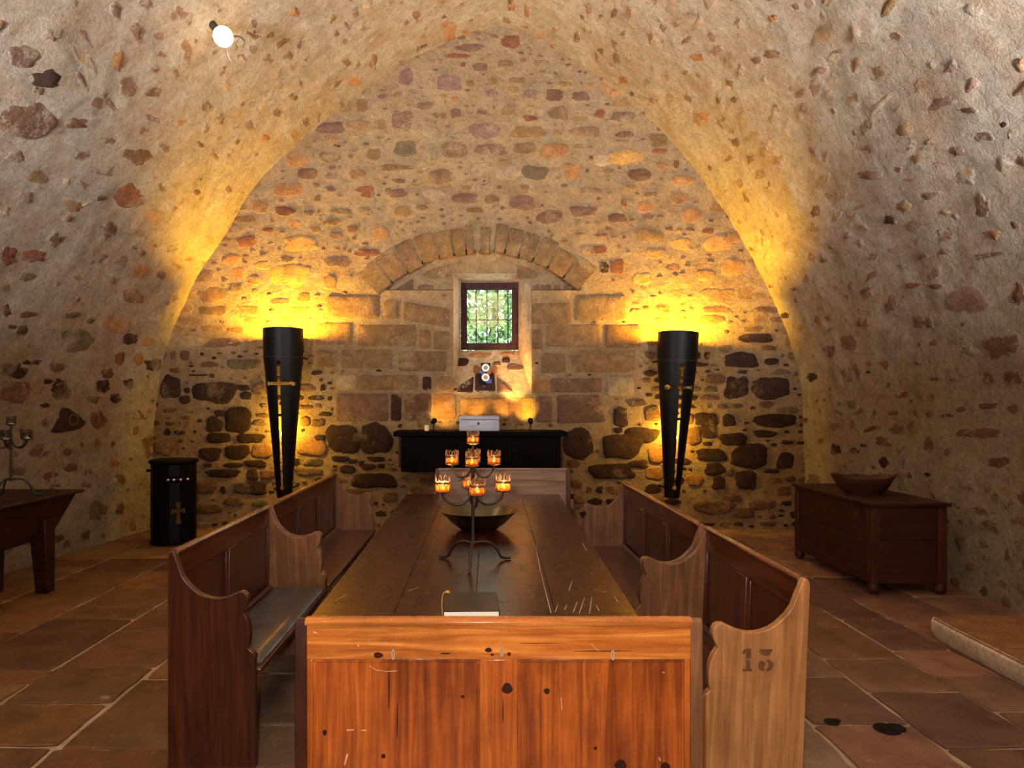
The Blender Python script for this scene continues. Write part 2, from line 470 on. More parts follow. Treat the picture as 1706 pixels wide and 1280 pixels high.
class Plane:
    def __init__(s, o, ex, ey, n, seed=0, amp=0.012):
        s.o = Vector(o); s.ex = Vector(ex); s.ey = Vector(ey); s.n = Vector(n); s.seed = seed; s.amp = amp

    def pos(s, u, v, h=0.0):
        return s.o + s.ex * u + s.ey * v + s.n * (h + s.disp(u, v))

    def disp(s, u, v):
        return s.amp * (fbm(u * 2.3, v * 2.3, s.seed) + 0.5 * fbm(u * 7, v * 7, s.seed + 5, 3))

    def from_px(s, px, py):
        d = Vector(((px - CX) / F, 1.0, -(py - CY) / F)); c = Vector((0, 0, ZC))
        t = (s.o - c).dot(s.n) / d.dot(s.n); p = c + d * t - s.o
        return p.dot(s.ex), p.dot(s.ey)


# profile of the pointed barrel vault (x, z), read at the back wall, from left floor over the apex to right floor
PROF = [(-4.24, -0.05), (-4.22, 0.5), (-4.19, 1.1), (-4.12, 1.87), (-3.93, 2.56), (-3.66, 3.18), (-3.31, 3.72), (-2.93, 4.33), (-2.46, 4.85), (-1.85, 5.36), (-1.155, 5.88),
        (-.62, 6.16), (-.1, 6.38), (.30, 6.46), (.72, 6.30), (1.23, 5.98), (2.0, 5.41), (2.62, 4.78), (3.08, 4.15), (3.465, 3.5), (3.84, 2.79), (4.03, 2.18), (4.14, 1.56), (4.15, 0.8), (4.15, -0.05)]


def catmull(P, k=8):
    out = []
    for i in range(len(P) - 1):
        p0 = P[max(i - 1, 0)]; p1 = P[i]; p2 = P[i + 1]; p3 = P[min(i + 2, len(P) - 1)]
        for j in range(k):
            t = j / k
            out.append(tuple(0.5 * ((2 * b) + (-a + c) * t + (2 * a - 5 * b + 4 * c - d) * t * t + (-a + 3 * b - 3 * c + d) * t ** 3) for a, b, c, d in zip(p0, p1, p2, p3)))
    out.append(P[-1]); return out


PC = catmull(PROF)
PS = [0.0]
for a, b in zip(PC, PC[1:]): PS.append(PS[-1] + math.hypot(b[0] - a[0], b[1] - a[1]))
SL = PS[-1]
IAP = max(range(len(PC)), key=lambda i: PC[i][1])


def prof_at(s):
    s = min(max(s, 0), SL - 1e-6)
    lo, hi = 0, len(PS) - 1
    while hi - lo > 1:
        mid = (lo + hi) // 2
        if PS[mid] <= s: lo = mid
        else: hi = mid
    t = (s - PS[lo]) / (PS[hi] - PS[lo])
    a, b = PC[lo], PC[hi]
    L = math.hypot(b[0] - a[0], b[1] - a[1])
    return a[0] + (b[0] - a[0]) * t, a[1] + (b[1] - a[1]) * t, (b[1] - a[1]) / L, -(b[0] - a[0]) / L


def s_of_z(side, z):
    rng = range(0, IAP) if side < 0 else range(len(PC) - 2, IAP - 1, -1)
    for i in rng:
        a, b = PC[i], PC[i + 1]
        z0, z1 = min(a[1], b[1]), max(a[1], b[1])
        if z0 <= z <= z1 and z1 > z0:
            return PS[i] + (z - a[1]) / (b[1] - a[1]) * (PS[i + 1] - PS[i])
    return None


def skew(x, z, Y):
    if x >= 0: return 0.0
    w = max(0.0, min(1.0, (4.2 - z) / 2.2))
    return -min(0.42, max(0.0, YB - Y) * 0.11) * w


class Vault:
    seed = 3.0; amp = 0.02

    def disp(s, u, v):
        return s.amp * (fbm(u * 1.6, v * 1.6, 3.3) + 0.45 * fbm(u * 6, v * 6, 8.1, 3))

    def pos(s, u, v, h=0.0):
        x, z, nx, nz_ = prof_at(u)
        d = h + s.disp(u, v)
        return Vector((x + skew(x, z, v) + nx * d, v, z + nz_ * d))

    def from_px(s, px, py):
        kx = (px - CX) / F; kz = -(py - CY) / F
        side = -1 if kx < 0 else 1
        zmax = PC[IAP][1]
        Y = 2.5
        while Y < 9.3:
            x = kx * Y; z = ZC + kz * Y
            if z >= zmax: break
            sz = s_of_z(side, z)
            if sz is None: break
            X, Z, _, _ = prof_at(sz); X += skew(X, Z, Y)
            if (side < 0 and x <= X) or (side > 0 and x >= X): break
            Y += 0.02
        z = min(ZC + kz * Y, zmax - 1e-3)
        sz = s_of_z(side, max(z, 0.0))
        return (sz if sz is not None else PS[IAP]), Y


def blob(cx, cy, w, h, n=16, sq=2.6, jit=0.10, rot=0.0):
    """irregular rounded stone outline around a centre"""
    pts = []
    ph = random.uniform(0, 100); kx = random.uniform(-.16, .16); ky = random.uniform(-.12, .12)
    for i in range(n):
        a = 2 * PI * i / n
        c, s_ = math.cos(a), math.sin(a)
        r = (abs(c) ** sq + abs(s_) ** sq) ** (-1 / sq)
        r *= 1 + jit * 2.0 * noise.noise(Vector((c * 1.3 + ph, s_ * 1.3, ph * .37))) + jit * .9 * noise.noise(Vector((c * 3.1 + ph, s_ * 3.1, ph)))
        x = r * c; y = r * s_
        x, y = x * (1 + kx * y), y * (1 + ky * x)
        x, y = x * w / 2, y * h / 2
        pts.append((cx + x * math.cos(rot) - y * math.sin(rot), cy + x * math.sin(rot) + y * math.cos(rot)))
    return pts


def stone(mb, surf, pts, tint, h=0.014, rough=0.004, edge=0.014, soft=0.0, bare=0.0):
    """a stone set in the wall: outline sunk in the bed, rounded shoulder, slightly domed face; pts in surface metres"""
    n = len(pts)
    cx = sum(p[0] for p in pts) / n; cy = sum(p[1] for p in pts) / n
    size = max(1e-3, sum(math.hypot(p[0] - cx, p[1] - cy) for p in pts) / n)
    e = min(edge / size, 0.35)
    rings = [(1.0, -0.012), (1.0 - e * .5, h * .55), (1.0 - e * 1.2, h * .9), (0.55, h + random.uniform(-.001, .003))]
    ph = random.uniform(0, 50); vs_ = []; fs = []
    tx, ty = random.uniform(-.02, .02), random.uniform(-.02, .02)
    for k, hh in rings:
        for p in pts:
            u = cx + (p[0] - cx) * k; v = cy + (p[1] - cy) * k
            hr = hh + (rough * noise.noise(Vector((u * 9, v * 9, ph))) + (u - cx) * tx + (v - cy) * ty if hh > 0 else 0)
            vs_.append(surf.pos(u, v, hr))
    vs_.append(surf.pos(cx, cy, h + .002))
    for i in range(len(rings) - 1):
        for k in range(n):
            k2 = (k + 1) % n
            fs.append((i * n + k, i * n + k2, (i + 1) * n + k2, (i + 1) * n + k))
    b = (len(rings) - 1) * n
    for k in range(n): fs.append((b + k, b + (k + 1) % n, len(vs_) - 1))
    al = [(0.25, 0.6, 1.0, 1.0), (0.0, 0.30, 0.62, 0.86)]
    al = [a_ + (b2 - a_) * soft for a_, b2 in zip(*al)]
    al = [a_ * (1 + bare) for a_ in al]
    tt = []
    for k in range(len(rings)): tt += [(tint[0], tint[1], tint[2], al[k])] * n
    tt.append((tint[0], tint[1], tint[2], al[-1]))
    o_ = mb.add(vs_, fs, 0, tint)
    o_.t[-len(tt):] = tt


def traced(mb, surf, lst, ox, oy, sc, boxes, h=0.016, jit=0.09, sq=3.0, edge=0.014, soft=0.0, grow=1.0):
    for cx, cy, w, hh, k in lst:
        px = blob(ox + cx / sc, oy + cy / sc, w / sc * grow, hh / sc * grow, 24, sq, jit)
        uv = [surf.from_px(*p) for p in px]
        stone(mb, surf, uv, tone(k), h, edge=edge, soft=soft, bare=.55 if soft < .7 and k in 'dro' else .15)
        us = [p[0] for p in uv]; vs_ = [p[1] for p in uv]
        boxes.append((min(us), max(us), min(vs_), max(vs_)))


def free(boxes, u0, u1, v0, v1, g=0.015):
    for a, b, c, d in boxes:
        if u1 + g > a and u0 - g < b and v1 + g > c and v0 - g < d: return False
    return True


# ---- floor of sandstone flags: long courses running away from the eye
fl = MB()
fl.box(-5.3, 4.6, -2.2, 9.3, -0.2, -0.003, 0, srgb(158, 136, 112)[:3] + (1,))
cols = [-5.2, -4.5, -3.85, -3.2, -2.57, -1.97, -1.35, -.75, -.15, .45, 1.05, 1.65, 2.15, 2.67, 3.06, 3.6, 4.3]
rowsL = [0.2, 0.9, 1.5, 2.1, 2.65, 3.2, 3.73, 4.18, 4.87, 5.42, 6.03, 6.6, 7.15, 7.7, 8.3, 9.1]
for i in range(len(cols) - 1):
    a, b = cols[i], cols[i + 1]
    if a < -1.9: ys = [y + random.uniform(-.05, .05) + (0.24 if (i % 2 and random.random() < .45) else 0) for y in rowsL]
    else:
        ys = [-.2 + random.uniform(0, .4)]
        while ys[-1] < 8.8: ys.append(ys[-1] + random.uniform(.42, .72))
    for y0, y1 in zip(ys, ys[1:]):
        g = random.uniform(.008, .014)
        j = lambda: random.uniform(-.008, .008)
        q = [(a + g + j(), y0 + g + j()), (b - g + j(), y0 + g + j()), (b - g + j(), y1 - g + j()), (a + g + j(), y1 - g + j())]
        pts = []
        for k in range(4):
            p, r_ = q[k], q[(k + 1) % 4]
            for t in (0.02, .2, .4, .6, .8, .98):
                pts.append((p[0] + (r_[0] - p[0]) * t + random.uniform(-.007, .007), p[1] + (r_[1] - p[1]) * t + random.uniform(-.007, .007)))
        if a > 1.2: base = random.choice([(112, 80, 60), (118, 82, 64), (98, 68, 52), (106, 72, 48), (120, 88, 70)])
        elif a > -1.9: base = random.choice([(112, 92, 80), (104, 84, 70), (118, 94, 78)])
        else: base = random.choice([(112, 74, 34), (118, 80, 38), (96, 60, 30), (102, 68, 32), (126, 90, 48)])
        f_ = random.uniform(.72, 1.2); t = tuple(x * f_ for x in srgb(*base)[:3]) + (1,)
        n = len(pts); mx = sum(p[0] for p in pts) / n; my = sum(p[1] for p in pts) / n
        tx, ty = random.uniform(-.004, .004), random.uniform(-.004, .004)
        vs_ = [(p[0], p[1], -.006) for p in pts]
        for k, z in ((.994, .004), (.978, .007)):
            vs_ += [(mx + (p[0] - mx) * k, my + (p[1] - my) * k, z + (p[0] - mx) * tx + (p[1] - my) * ty) for p in pts]
        fs = []
        for r2 in range(2):
            for k in range(n): fs.append((r2 * n + k, r2 * n + (k + 1) % n, (r2 + 1) * n + (k + 1) % n, (r2 + 1) * n + k))
        fs.append(list(range(2 * n, 3 * n)))
        fl.add(vs_, fs, 0, t)
structure(fl.build('floor', M_floor, smooth=30, tint=True, recalc=False))

# ---- vault: left wall, ceiling and right wall come out of one section
VT = Vault()
SLW, SRW = s_of_z(-1, 2.1), s_of_z(1, 2.1)
parts = {'wall_left': (0.0, SLW), 'ceiling': (SLW, SRW), 'wall_right': (SRW, SL)}
vm = {k: MB() for k in parts}
for k, (s0, s1) in parts.items():
    ns = int((s1 - s0) / 0.06) + 1; Y0, Y1 = -2.0, 9.0; ny = 176
    vs_ = [VT.pos(s0 + (s1 - s0) * i / ns, Y0 + (Y1 - Y0) * j / ny) for i in range(ns + 1) for j in range(ny + 1)]
    fs = [(i * (ny + 1) + j, (i + 1) * (ny + 1) + j, (i + 1) * (ny + 1) + j + 1, i * (ny + 1) + j + 1) for i in range(ns) for j in range(ny)]
    vm[k].add(vs_, fs, 0, BED)


def vault_mb(s):
    return vm['wall_left'] if s < SLW else (vm['wall_right'] if s > SRW else vm['ceiling'])


vb = []


class Pick:
    """routes a stone to the mesh of the surface it sits on"""

    def add(self, vs_, fs, m, t):
        p = sum((v for v in vs_), Vector()) / len(vs_)
        k = 'ceiling' if p.z > 2.1 else ('wall_left' if p.x < 0 else 'wall_right')
        return vm[k].add(vs_, fs, m, t)


pick = Pick()
LV = [(35, 95, 60, 42, 'm'), (195, 102, 26, 44, 'o'), (75, 132, 52, 34, 'd'), (212, 146, 30, 36, 'm'), (42, 202, 100, 66, 'b'), (126, 206, 44, 22, 'b'), (255, 153, 32, 18, 'b'), (226, 261, 46, 28, 'b'),
      (214, 326, 56, 40, 'r'), (254, 361, 34, 30, 'o'), (14, 428, 30, 36, 'r'), (52, 428, 54, 24, 'r'), (180, 386, 28, 36, 'b'), (235, 452, 30, 26, 'o'), (222, 494, 40, 28, 'r'), (46, 462, 34, 22, 'g'),
      (192, 540, 46, 38, 'o'), (216, 566, 28, 18, 'd'), (246, 570, 25, 16, 'o'), (18, 616, 52, 32, 'd'), (26, 652, 60, 40, 'm'), (101, 650, 40, 36, 'd'), (172, 644, 30, 24, 'd'), (215, 642, 18, 24, 'd'),
      (254, 609, 34, 24, 'd'), (154, 666, 26, 16, 'd'), (193, 663, 24, 20, 'd'), (162, 701, 30, 30, 'b'), (74, 706, 18, 24, 'b'), (94, 612, 28, 22, 'm'), (52, 604, 40, 10, 'd'), (126, 566, 54, 40, 'g'),
      (200, 598, 20, 24, 'r'), (178, 622, 26, 20, 'b'), (230, 600, 18, 26, 'o'), (78, 636, 18, 10, 'd'), (76, 676, 20, 8, 'd'), (118, 780, 28, 18, 'g'), (28, 786, 34, 16, 'p'), (188, 772, 16, 14, 'o'),
      (160, 850, 34, 34, 'g'), (200, 848, 18, 26, 'b'), (258, 745, 50, 40, 'b'), (24, 260, 34, 22, 'm'), (140, 262, 36, 20, 'm'), (170, 284, 40, 22, 'p'), (170, 330, 20, 12, 'd'), (60, 150, 20, 14, 'g'),
      (84, 58, 30, 24, 'm'), (180, 235, 30, 14, 'b'), (40, 330, 30, 20, 'p'), (10, 518, 14, 22, 'b'), (118, 524, 34, 12, 'g'), (46, 524, 34, 12, 'b'), (300, 205, 16, 12, 'o'), (330, 300, 14, 8, 'b'),
      (348, 400, 18, 18, 'o'), (326, 320, 14, 10, 'b'), (590, 136, 26, 18, 'o'), (745, 52, 22, 38, 'o'), (735, 3, 18, 12, 'o'), (775, 56, 22, 16, 'o'), (490, 21, 16, 20, 'o'), (440, 228, 16, 12, 'o')]
RV = [(1610, 296, 38, 32, 'o'), (1485, 368, 32, 16, 'd'), (1366, 258, 40, 34, 'm'), (1490, 506, 34, 38, 'm'), (1564, 476, 34, 10, 'm'), (1522, 476, 30, 14, 'r'), (1618, 502, 80, 54, 'p'), (1698, 490, 24, 44, 'm'),
      (1552, 538, 20, 22, 'm'), (1532, 536, 26, 28, 'm'), (1441, 538, 28, 18, 'r'), (1415, 572, 34, 32, 'm'), (1384, 586, 28, 26, 'b'), (1668, 576, 74, 46, 'm'), (1690, 630, 44, 36, 'm'), (1646, 676, 44, 14, 'm'),
      (1309, 526, 20, 13, 'd'), (1354, 628, 24, 20, 'd'), (1352, 430, 18, 20, 'o'), (1372, 430, 16, 18, 'm'), (1455, 428, 20, 18, 'b'), (1394, 748, 24, 26, 'd'), (1472, 770, 20, 22, 'd'), (1488, 688, 24, 10, 'b'),
      (1606, 722, 32, 16, 'm'), (1642, 722, 70, 20, 'm'), (1550, 742, 24, 30, 'm'), (1600, 778, 32, 14, 'b'), (1666, 770, 44, 24, 'b'), (1424, 752, 20, 10, 'd'), (1440, 742, 16, 8, 'd'), (1426, 790, 12, 16, 'd'),
      (1560, 632, 30, 8, 'b'), (1492, 62, 24, 16, 'm'), (1624, 16, 40, 22, 'm'), (1702, 108, 24, 24, 'o'), (1640, 228, 38, 22, 'm'), (1617, 184, 34, 14, 'b'), (1676, 208, 14, 10, 'd'), (1382, 412, 14, 10, 'g'),
      (1455, 292, 50, 20, 'm'), (1640, 345, 30, 46, 'm'), (1660, 392, 30, 18, 'o'), (1576, 392, 28, 30, 'm'), (1500, 282, 14, 10, 'r'), (1290, 30, 18, 18, 'o'), (1290, 90, 40, 18, 'm'), (1260, 100, 24, 16, 'm'),
      (1225, 165, 16, 12, 'b'), (1168, 200, 28, 28, 'o'), (1162, 96, 26, 16, 'o'), (1040, 134, 24, 20, 'o'), (1004, 132, 12, 8, 'o'), (904, 58, 20, 22, 'o'), (920, 80, 14, 18, 'o'), (856, 10, 16, 24, 'o'), (880, 20, 12, 26, 'o'),
      (924, 50, 14, 10, 'o'), (1540, 540, 14, 14, 'b'), (1420, 625, 40, 40, 'm'), (1600, 905, 20, 26, 'g'), (1640, 905, 22, 18, 'm'), (1620, 945, 30, 16, 'o'), (1680, 925, 16, 30, 'm'), (1345, 700, 14, 10, 'b'),
      (1470, 660, 16, 12, 'm'), (1546, 790, 16, 10, 'd'), (1448, 620, 14, 8, 'd'), (1530, 605, 22, 8, 'd'), (1535, 574, 10, 6, 'd'), (1590, 632, 20, 6, 'd'), (1355, 800, 30, 24, 'm'), (1550, 690, 14, 14, 'r')]
traced(pick, VT, LV, 0, 0, 1, vb, 0.004, 0.22, 2.5, 0.035, .35)
traced(pick, VT, RV, 0, 0, 1, vb, 0.004, 0.22, 2.5, 0.05, .8)
# the dark three-cornered stone with a pale ring on the left wall
tri = [(82, 720), (92, 700), (102, 678), (112, 680), (124, 690), (138, 704), (132, 712), (122, 717), (104, 720), (92, 722)]
uv = [VT.from_px(*p) for p in tri]; stone(vm['wall_left'], VT, uv, tone('d'), 0.02, bare=1.0); vb.append((min(p[0] for p in uv), max(p[0] for p in uv), min(p[1] for p in uv), max(p[1] for p in uv)))
c0 = VT.from_px(116, 699)
for k in range(20):
    a0, a1 = 2 * PI * k / 20, 2 * PI * (k + 1) / 20
    q = []
    for aa, rr in ((a0, .052), (a1, .052), (a1, .062), (a0, .062)): q.append(VT.pos(c0[0] + rr * math.sin(aa), c0[1] + rr * math.cos(aa) * 1.15, 0.027))
    vm['wall_left'].add(q, [(0, 1, 2, 3)], 0, srgb(120, 104, 86)[:3] + (2.5,))
# filler stones
rs = 0.1
while rs < SL - .1:
    low = min(rs, SL - rs) < 2.6
    hh = random.uniform(.08, .18) if low else random.uniform(.09, .20)
    y = 2.4 + random.uniform(0, .3)
    while y < 8.8:
        w = random.uniform(.14, .42)
        if random.random() < ((0.62 if low else 0.6) if y < 7.4 else .34):
            h2 = hh * random.uniform(.55, .95)
            u, v = rs + hh / 2 + random.uniform(-.02, .02), y + w / 2
            if free(vb, u - h2 / 2, u + h2 / 2, v - w / 2, v + w / 2, .02):
                k = random.choice('bmpgmamb' if low else 'mapataml')
                stone(pick, VT, blob(u, v, h2, w, 18, 2.4, .26, random.uniform(-.3, .3)), tone(k, .2), random.uniform(-.002, .003), edge=.06, soft=1.0)
        y += w + random.uniform(.03, .14)
    rs += hh + random.uniform(.01, .05)
for q in range(2600):
    f_ = 1 - q / 3200
    u, v = random.uniform(.1, SL - .1), random.uniform(3, 8.8); low = min(u, SL - u) < 2.6
    if not low and random.random() < .6: continue
    w, h2 = random.uniform(.10, .34) * f_ + .03, random.uniform(.06, .17) * f_ + .03
    if free(vb, u - h2 / 2, u + h2 / 2, v - w / 2, v + w / 2, .012):
        vb.append((u - h2 / 2, u + h2 / 2, v - w / 2, v + w / 2))
        stone(pick, VT, blob(u, v, h2, w, 16, 2.5, .24, random.uniform(-.2, .2)), tone(random.choice('bmbmgao' if low else 'mapal'), .2), random.uniform(-.001, .004), edge=.05, soft=.8)
for k in parts: structure(vm[k].build(k, M_vault, smooth=180, tint=True, recalc=False))

# ---- back wall with a shallow lunette under the relieving arch and a splayed window opening
BW = Plane((0, YB, 0), (1, 0, 0), (0, 0, 1), (0, -1, 0), 1.7, 0.014)
LD = 0.10                                                  # depth of the lunette
LU = Plane((0, YB + LD, 0), (1, 0, 0), (0, 0, 1), (0, -1, 0), 4.4, 0.008)
AC = at_plane(802, 658, YB); AR = 237 * YB / F; AZ = at_plane(0, 484, YB).z       # arch centre, radius, springing


def in_lunette(x, z, g=0.0):
    return z > AZ and math.hypot(x - AC.x, z - AC.z) < AR + g


OX0, OX1 = at_plane(755, 0, YB).x, at_plane(886, 0, YB).x
OZ0, OZ1 = at_plane(0, 658, YB).z, at_plane(0, 456, YB + LD).z
bw = MB()
st = 0.05
xs = sorted(set([round(-4.55 + st * i, 4) for i in range(int(9.1 / st) + 1)] + [OX0, OX1]))
zs = sorted(set([round(-0.05 + st * i, 4) for i in range(int(6.7 / st) + 1)] + [OZ0, OZ1, AZ]))
idx = {}
vs_ = []
for i, x in enumerate(xs):
    for j, z in enumerate(zs):
        idx[i, j] = len(vs_)
        vs_.append(LU.pos(x, z) if in_lunette(x, z, .02) else BW.pos(x, z))
fs = []
for i in range(len(xs) - 1):
    for j in range(len(zs) - 1):
        mx, mz = (xs[i] + xs[i + 1]) / 2, (zs[j] + zs[j + 1]) / 2
        if OX0 < mx < OX1 and OZ0 < mz < OZ1: continue
        fs.append((idx[i, j], idx[i + 1, j], idx[i + 1, j + 1], idx[i, j + 1]))
bw.add(vs_, fs, 0, BED)
bx = [(OX0, OX1, OZ0, OZ1)]


def poly_stone(px, k, h=0.012, surf=BW, n_sub=5, rnd=0.12):
    """dressed block from its corners (photo px), with slightly wavering edges and rounded corners"""
    c = [surf.from_px(*p) for p in px]; pts = []
    m = len(c)
    for i in range(m):
        p, q = c[i], c[(i + 1) % m]; L = math.hypot(q[0] - p[0], q[1] - p[1])
        r_ = min(.3, .022 / max(L, .01))
        for t in [r_] + [r_ + (1 - 2 * r_) * s_ / n_sub for s_ in range(1, n_sub)] + [1 - r_]:
            pts.append((p[0] + (q[0] - p[0]) * t + random.uniform(-.003, .003), p[1] + (q[1] - p[1]) * t + random.uniform(-.003, .003)))
    stone(bw, surf, pts, tone(k, .08), h, .003, .012)
    us = [p[0] for p in c]; ws = [p[1] for p in c]
    bx.append((min(us), max(us), min(ws), max(ws)))


def rect(x0, y0, x1, y1): return [(x0, y0), (x1, y0), (x1, y1), (x0, y1)]


for r_, k in [(rect(544, 492, 634, 531), 'a'), (rect(639, 499, 665, 532), 'a'), ([(671, 502), (751, 515), (750, 546), (671, 534)], 'a'), (rect(524, 538, 586, 575), 'a'), (rect(595, 541, 694, 577), 'a'),
              (rect(698, 549, 718, 581), 't'), (rect(722, 551, 750, 583), 'a'), (rect(567, 582, 655, 614), 'a'), (rect(663, 585, 744, 619), 'a'), (rect(600, 625, 698, 650), 'a'),
              (rect(704, 627, 719, 651), 'd'), (rect(731, 627, 757, 651), 'a'), (rect(560, 655, 648, 702), 'm'), (rect(651, 655, 669, 703), 'd'), (rect(674, 655, 719, 702), 'b'), (rect(722, 656, 760, 699), 'o'),
              (rect(526, 583, 561, 614), 't'), (rect(560, 625, 594, 650), 'l'),
              (rect(886, 505, 952, 540), 'a'), (rect(957, 491, 1043, 534), 'a'), (rect(909, 541, 1001, 578), 'a'), (rect(1008, 541, 1068, 580), 'b'), (rect(887, 548, 904, 583), 'a'), (rect(901, 588, 943, 622), 'a'),
              (rect(950, 584, 1058, 621), 'a'), (rect(888, 632, 912, 655), 'o'), (rect(916, 630, 1003, 654), 'm'), (rect(1012, 628, 1056, 660), 'l'), (rect(891, 660, 920, 705), 'm'),
              ([(927, 658), (1000, 658), (1009, 704), (927, 707)], 'm'), (rect(848, 662, 866, 700), 'o'), (rect(868, 662, 889, 700), 'y'), (rect(1021, 679, 1045, 709), 'd'), (rect(766, 664, 848, 690), 'y')]:
    poly_stone(r_, k)
for r_, k in [([(650, 487), (690, 462), (690, 495), (655, 490)], 'm'), (rect(696, 474, 723, 501), 'm'), (rect(888, 474, 919, 500), 'm'), (rect(922, 474, 934, 496), 'm'), ([(938, 474), (950, 472), (962, 484), (962, 487), (938, 494)], 'm'),
              ([(700, 458), (722, 446), (752, 440), (752, 462), (720, 466)], 'a'), ([(860, 440), (884, 446), (900, 458), (890, 466), (862, 462)], 'a')]:
    poly_stone(r_, k, .006, LU)
# voussoirs: solid blocks reaching back into the lunette
js = [-46, -38.5, -31, -24, -17, -11, -6, -1.6, 4.2, 9.4, 15, 21, 27.5, 35, 43]
gaps = {-1.6: 1.6, 4.2: 1.2}
vR1 = AR + 47 * YB / F
for a0, a1 in zip(js, js[1:]):
    g = 0.35
    t0, t1 = R(a0 + gaps.get(a0, g)), R(a1 - gaps.get(a1, g))
    r0 = AR + random.uniform(-.01, .012); r1 = vR1 + random.uniform(-.05, .03)
    vs_ = []
    nt_ = 5
    for Y_, dr in ((YB + LD + .03, 0.0), (YB - .004, 0.0), (YB - .018, .014)):
        for i in range(nt_): a = t0 + (t1 - t0) * (i / (nt_ - 1) * (1 - dr) + dr / 2); vs_.append(Vector((AC.x + (r0 + dr) * math.sin(a), Y_ + .004 * noise.noise(Vector((a * 20, Y_, r0))), AC.z + (r0 + dr) * math.cos(a))))
        for i in range(nt_): a = t1 + (t0 - t1) * (i / (nt_ - 1) * (1 - dr) + dr / 2); vs_.append(Vector((AC.x + (r1 - dr) * math.sin(a), Y_ + .004 * noise.noise(Vector((a * 20, Y_, r1))), AC.z + (r1 - dr) * math.cos(a))))
    n = 2 * nt_; fs = []
    for r2 in range(2):
        for k in range(n): fs.append((r2 * n + k, r2 * n + (k + 1) % n, (r2 + 1) * n + (k + 1) % n, (r2 + 1) * n + k))
    fs.append(list(range(2 * n, 3 * n)))
    bw.add(vs_, fs, 0, tone(random.choice('aaat'), .09))
for a in range(-47, 45, 4):
    x, z = AC.x + (AR + .18) * math.sin(R(a)), AC.z + (AR + .18) * math.cos(R(a)); bx.append((x - .14, x + .14, z - .18, z + .18))
# soffit of the arch (mortar bed behind the blocks)
vs_ = []; fs = []
for i in range(41):
    a = R(-45 + 88 * i / 40)
    for Y_ in (YB - .002, YB + LD + .03): vs_.append(Vector((AC.x + (AR + .012) * math.sin(a), Y_, AC.z + (AR + .012) * math.cos(a))))
for i in range(40): fs.append((2 * i, 2 * i + 1, 2 * i + 3, 2 * i + 2))
bw.add(vs_, fs, 0, BED)

traced(bw, BW, [(475, 445, 140, 90, 'p'), (800, 225, 105, 75, 'r'), (585, 255, 150, 45, 'm'), (525, 300, 140, 28, 'r'), (245, 410, 80, 100, 'p'), (1040, 510, 115, 70, 'b'), (910, 505, 100, 55, 'p'), (1175, 515, 110, 55, 'm'),
                (660, 700, 190, 85, 'p'), (900, 705, 180, 70, 't'), (1055, 707, 55, 42, 'o'), (700, 800, 190, 66, 'm'), (880, 790, 140, 70, 'a'), (1040, 800, 165, 84, 'o'), (1420, 840, 200, 76, 'y'), (1130, 915, 105, 90, 'o'), (940, 925, 145, 80, 'g'),
                (790, 925, 135, 80, 'l'), (875, 1000, 52, 40, 'm'), (910, 630, 86, 36, 'r'), (790, 590, 76, 70, 'a'), (225, 640, 115, 110, 'm'), (510, 605, 60, 60, 'm'), (548, 350, 36, 36, 'r'), (840, 430, 96, 38, 't'),
                (1232, 845, 38, 32, 'r'), (1090, 990, 46, 26, 'g'), (1410, 720, 96, 36, 'b'), (640, 900, 100, 70, 'l'), (420, 940, 130, 70, 'a'), (500, 800, 150, 90, 'a'), (240, 790, 130, 90, 'g'), (370, 700, 90, 60, 'l'),
                (770, 340, 100, 44, 'a'), (640, 360, 90, 50, 'm'), (400, 330, 90, 40, 'a'), (960, 340, 90, 44, 'a'), (1060, 600, 110, 90, 'a'), (1280, 600, 60, 40, 'r'), (1400, 620, 140, 60, 'm'), (700, 500, 80, 50, 'p'),
                (560, 1060, 140, 60, 'm'), (860, 1080, 160, 80, 'm'), (1010, 1160, 140, 70, 'b'), (700, 1060, 90, 50, 'a'), (200, 1030, 110, 50, 'm'), (40, 1030, 90, 60, 'r')], 600, 0, 3.2, bx, .005, .14, soft=.9)
traced(bw, BW, [(620, 345, 150, 110, 'o'), (690, 440, 140, 84, 'b'), (570, 545, 200, 104, 'o'), (545, 690, 145, 74, 'r'), (850, 135, 190, 90, 'm'), (1075, 545, 125, 52, 'r'), (1090, 965, 165, 56, 'r'), (285, 890, 145, 84, 'r'),
                (430, 815, 78, 38, 'r'), (525, 830, 46, 22, 'r'), (645, 905, 230, 100, 'y'), (180, 1010, 120, 70, 'o'), (1180, 840, 120, 100, 'o'), (840, 1165, 95, 104, 'o'), (575, 1110, 270, 160, 'y'), (375, 660, 120, 90, 'o'),
                (1320, 110, 140, 110, 'm'), (920, 690, 150, 50, 'a'), (1075, 690, 96, 66, 'a'), (1560, 470, 136, 84, 'a'), (850, 460, 76, 56, 'p'), (890, 255, 56, 28, 'd'), (840, 330, 150, 70, 'a'), (1020, 440, 120, 70, 't'),
                (390, 1050, 110, 60, 'y'), (330, 1150, 90, 70, 'y'), (880, 850, 90, 60, 'a'), (700, 700, 70, 50, 'b'), (1320, 690, 120, 80, 't'), (1230, 560, 60, 50, 'm')], 340, 180, 4, bx, .007, .14, soft=.75)
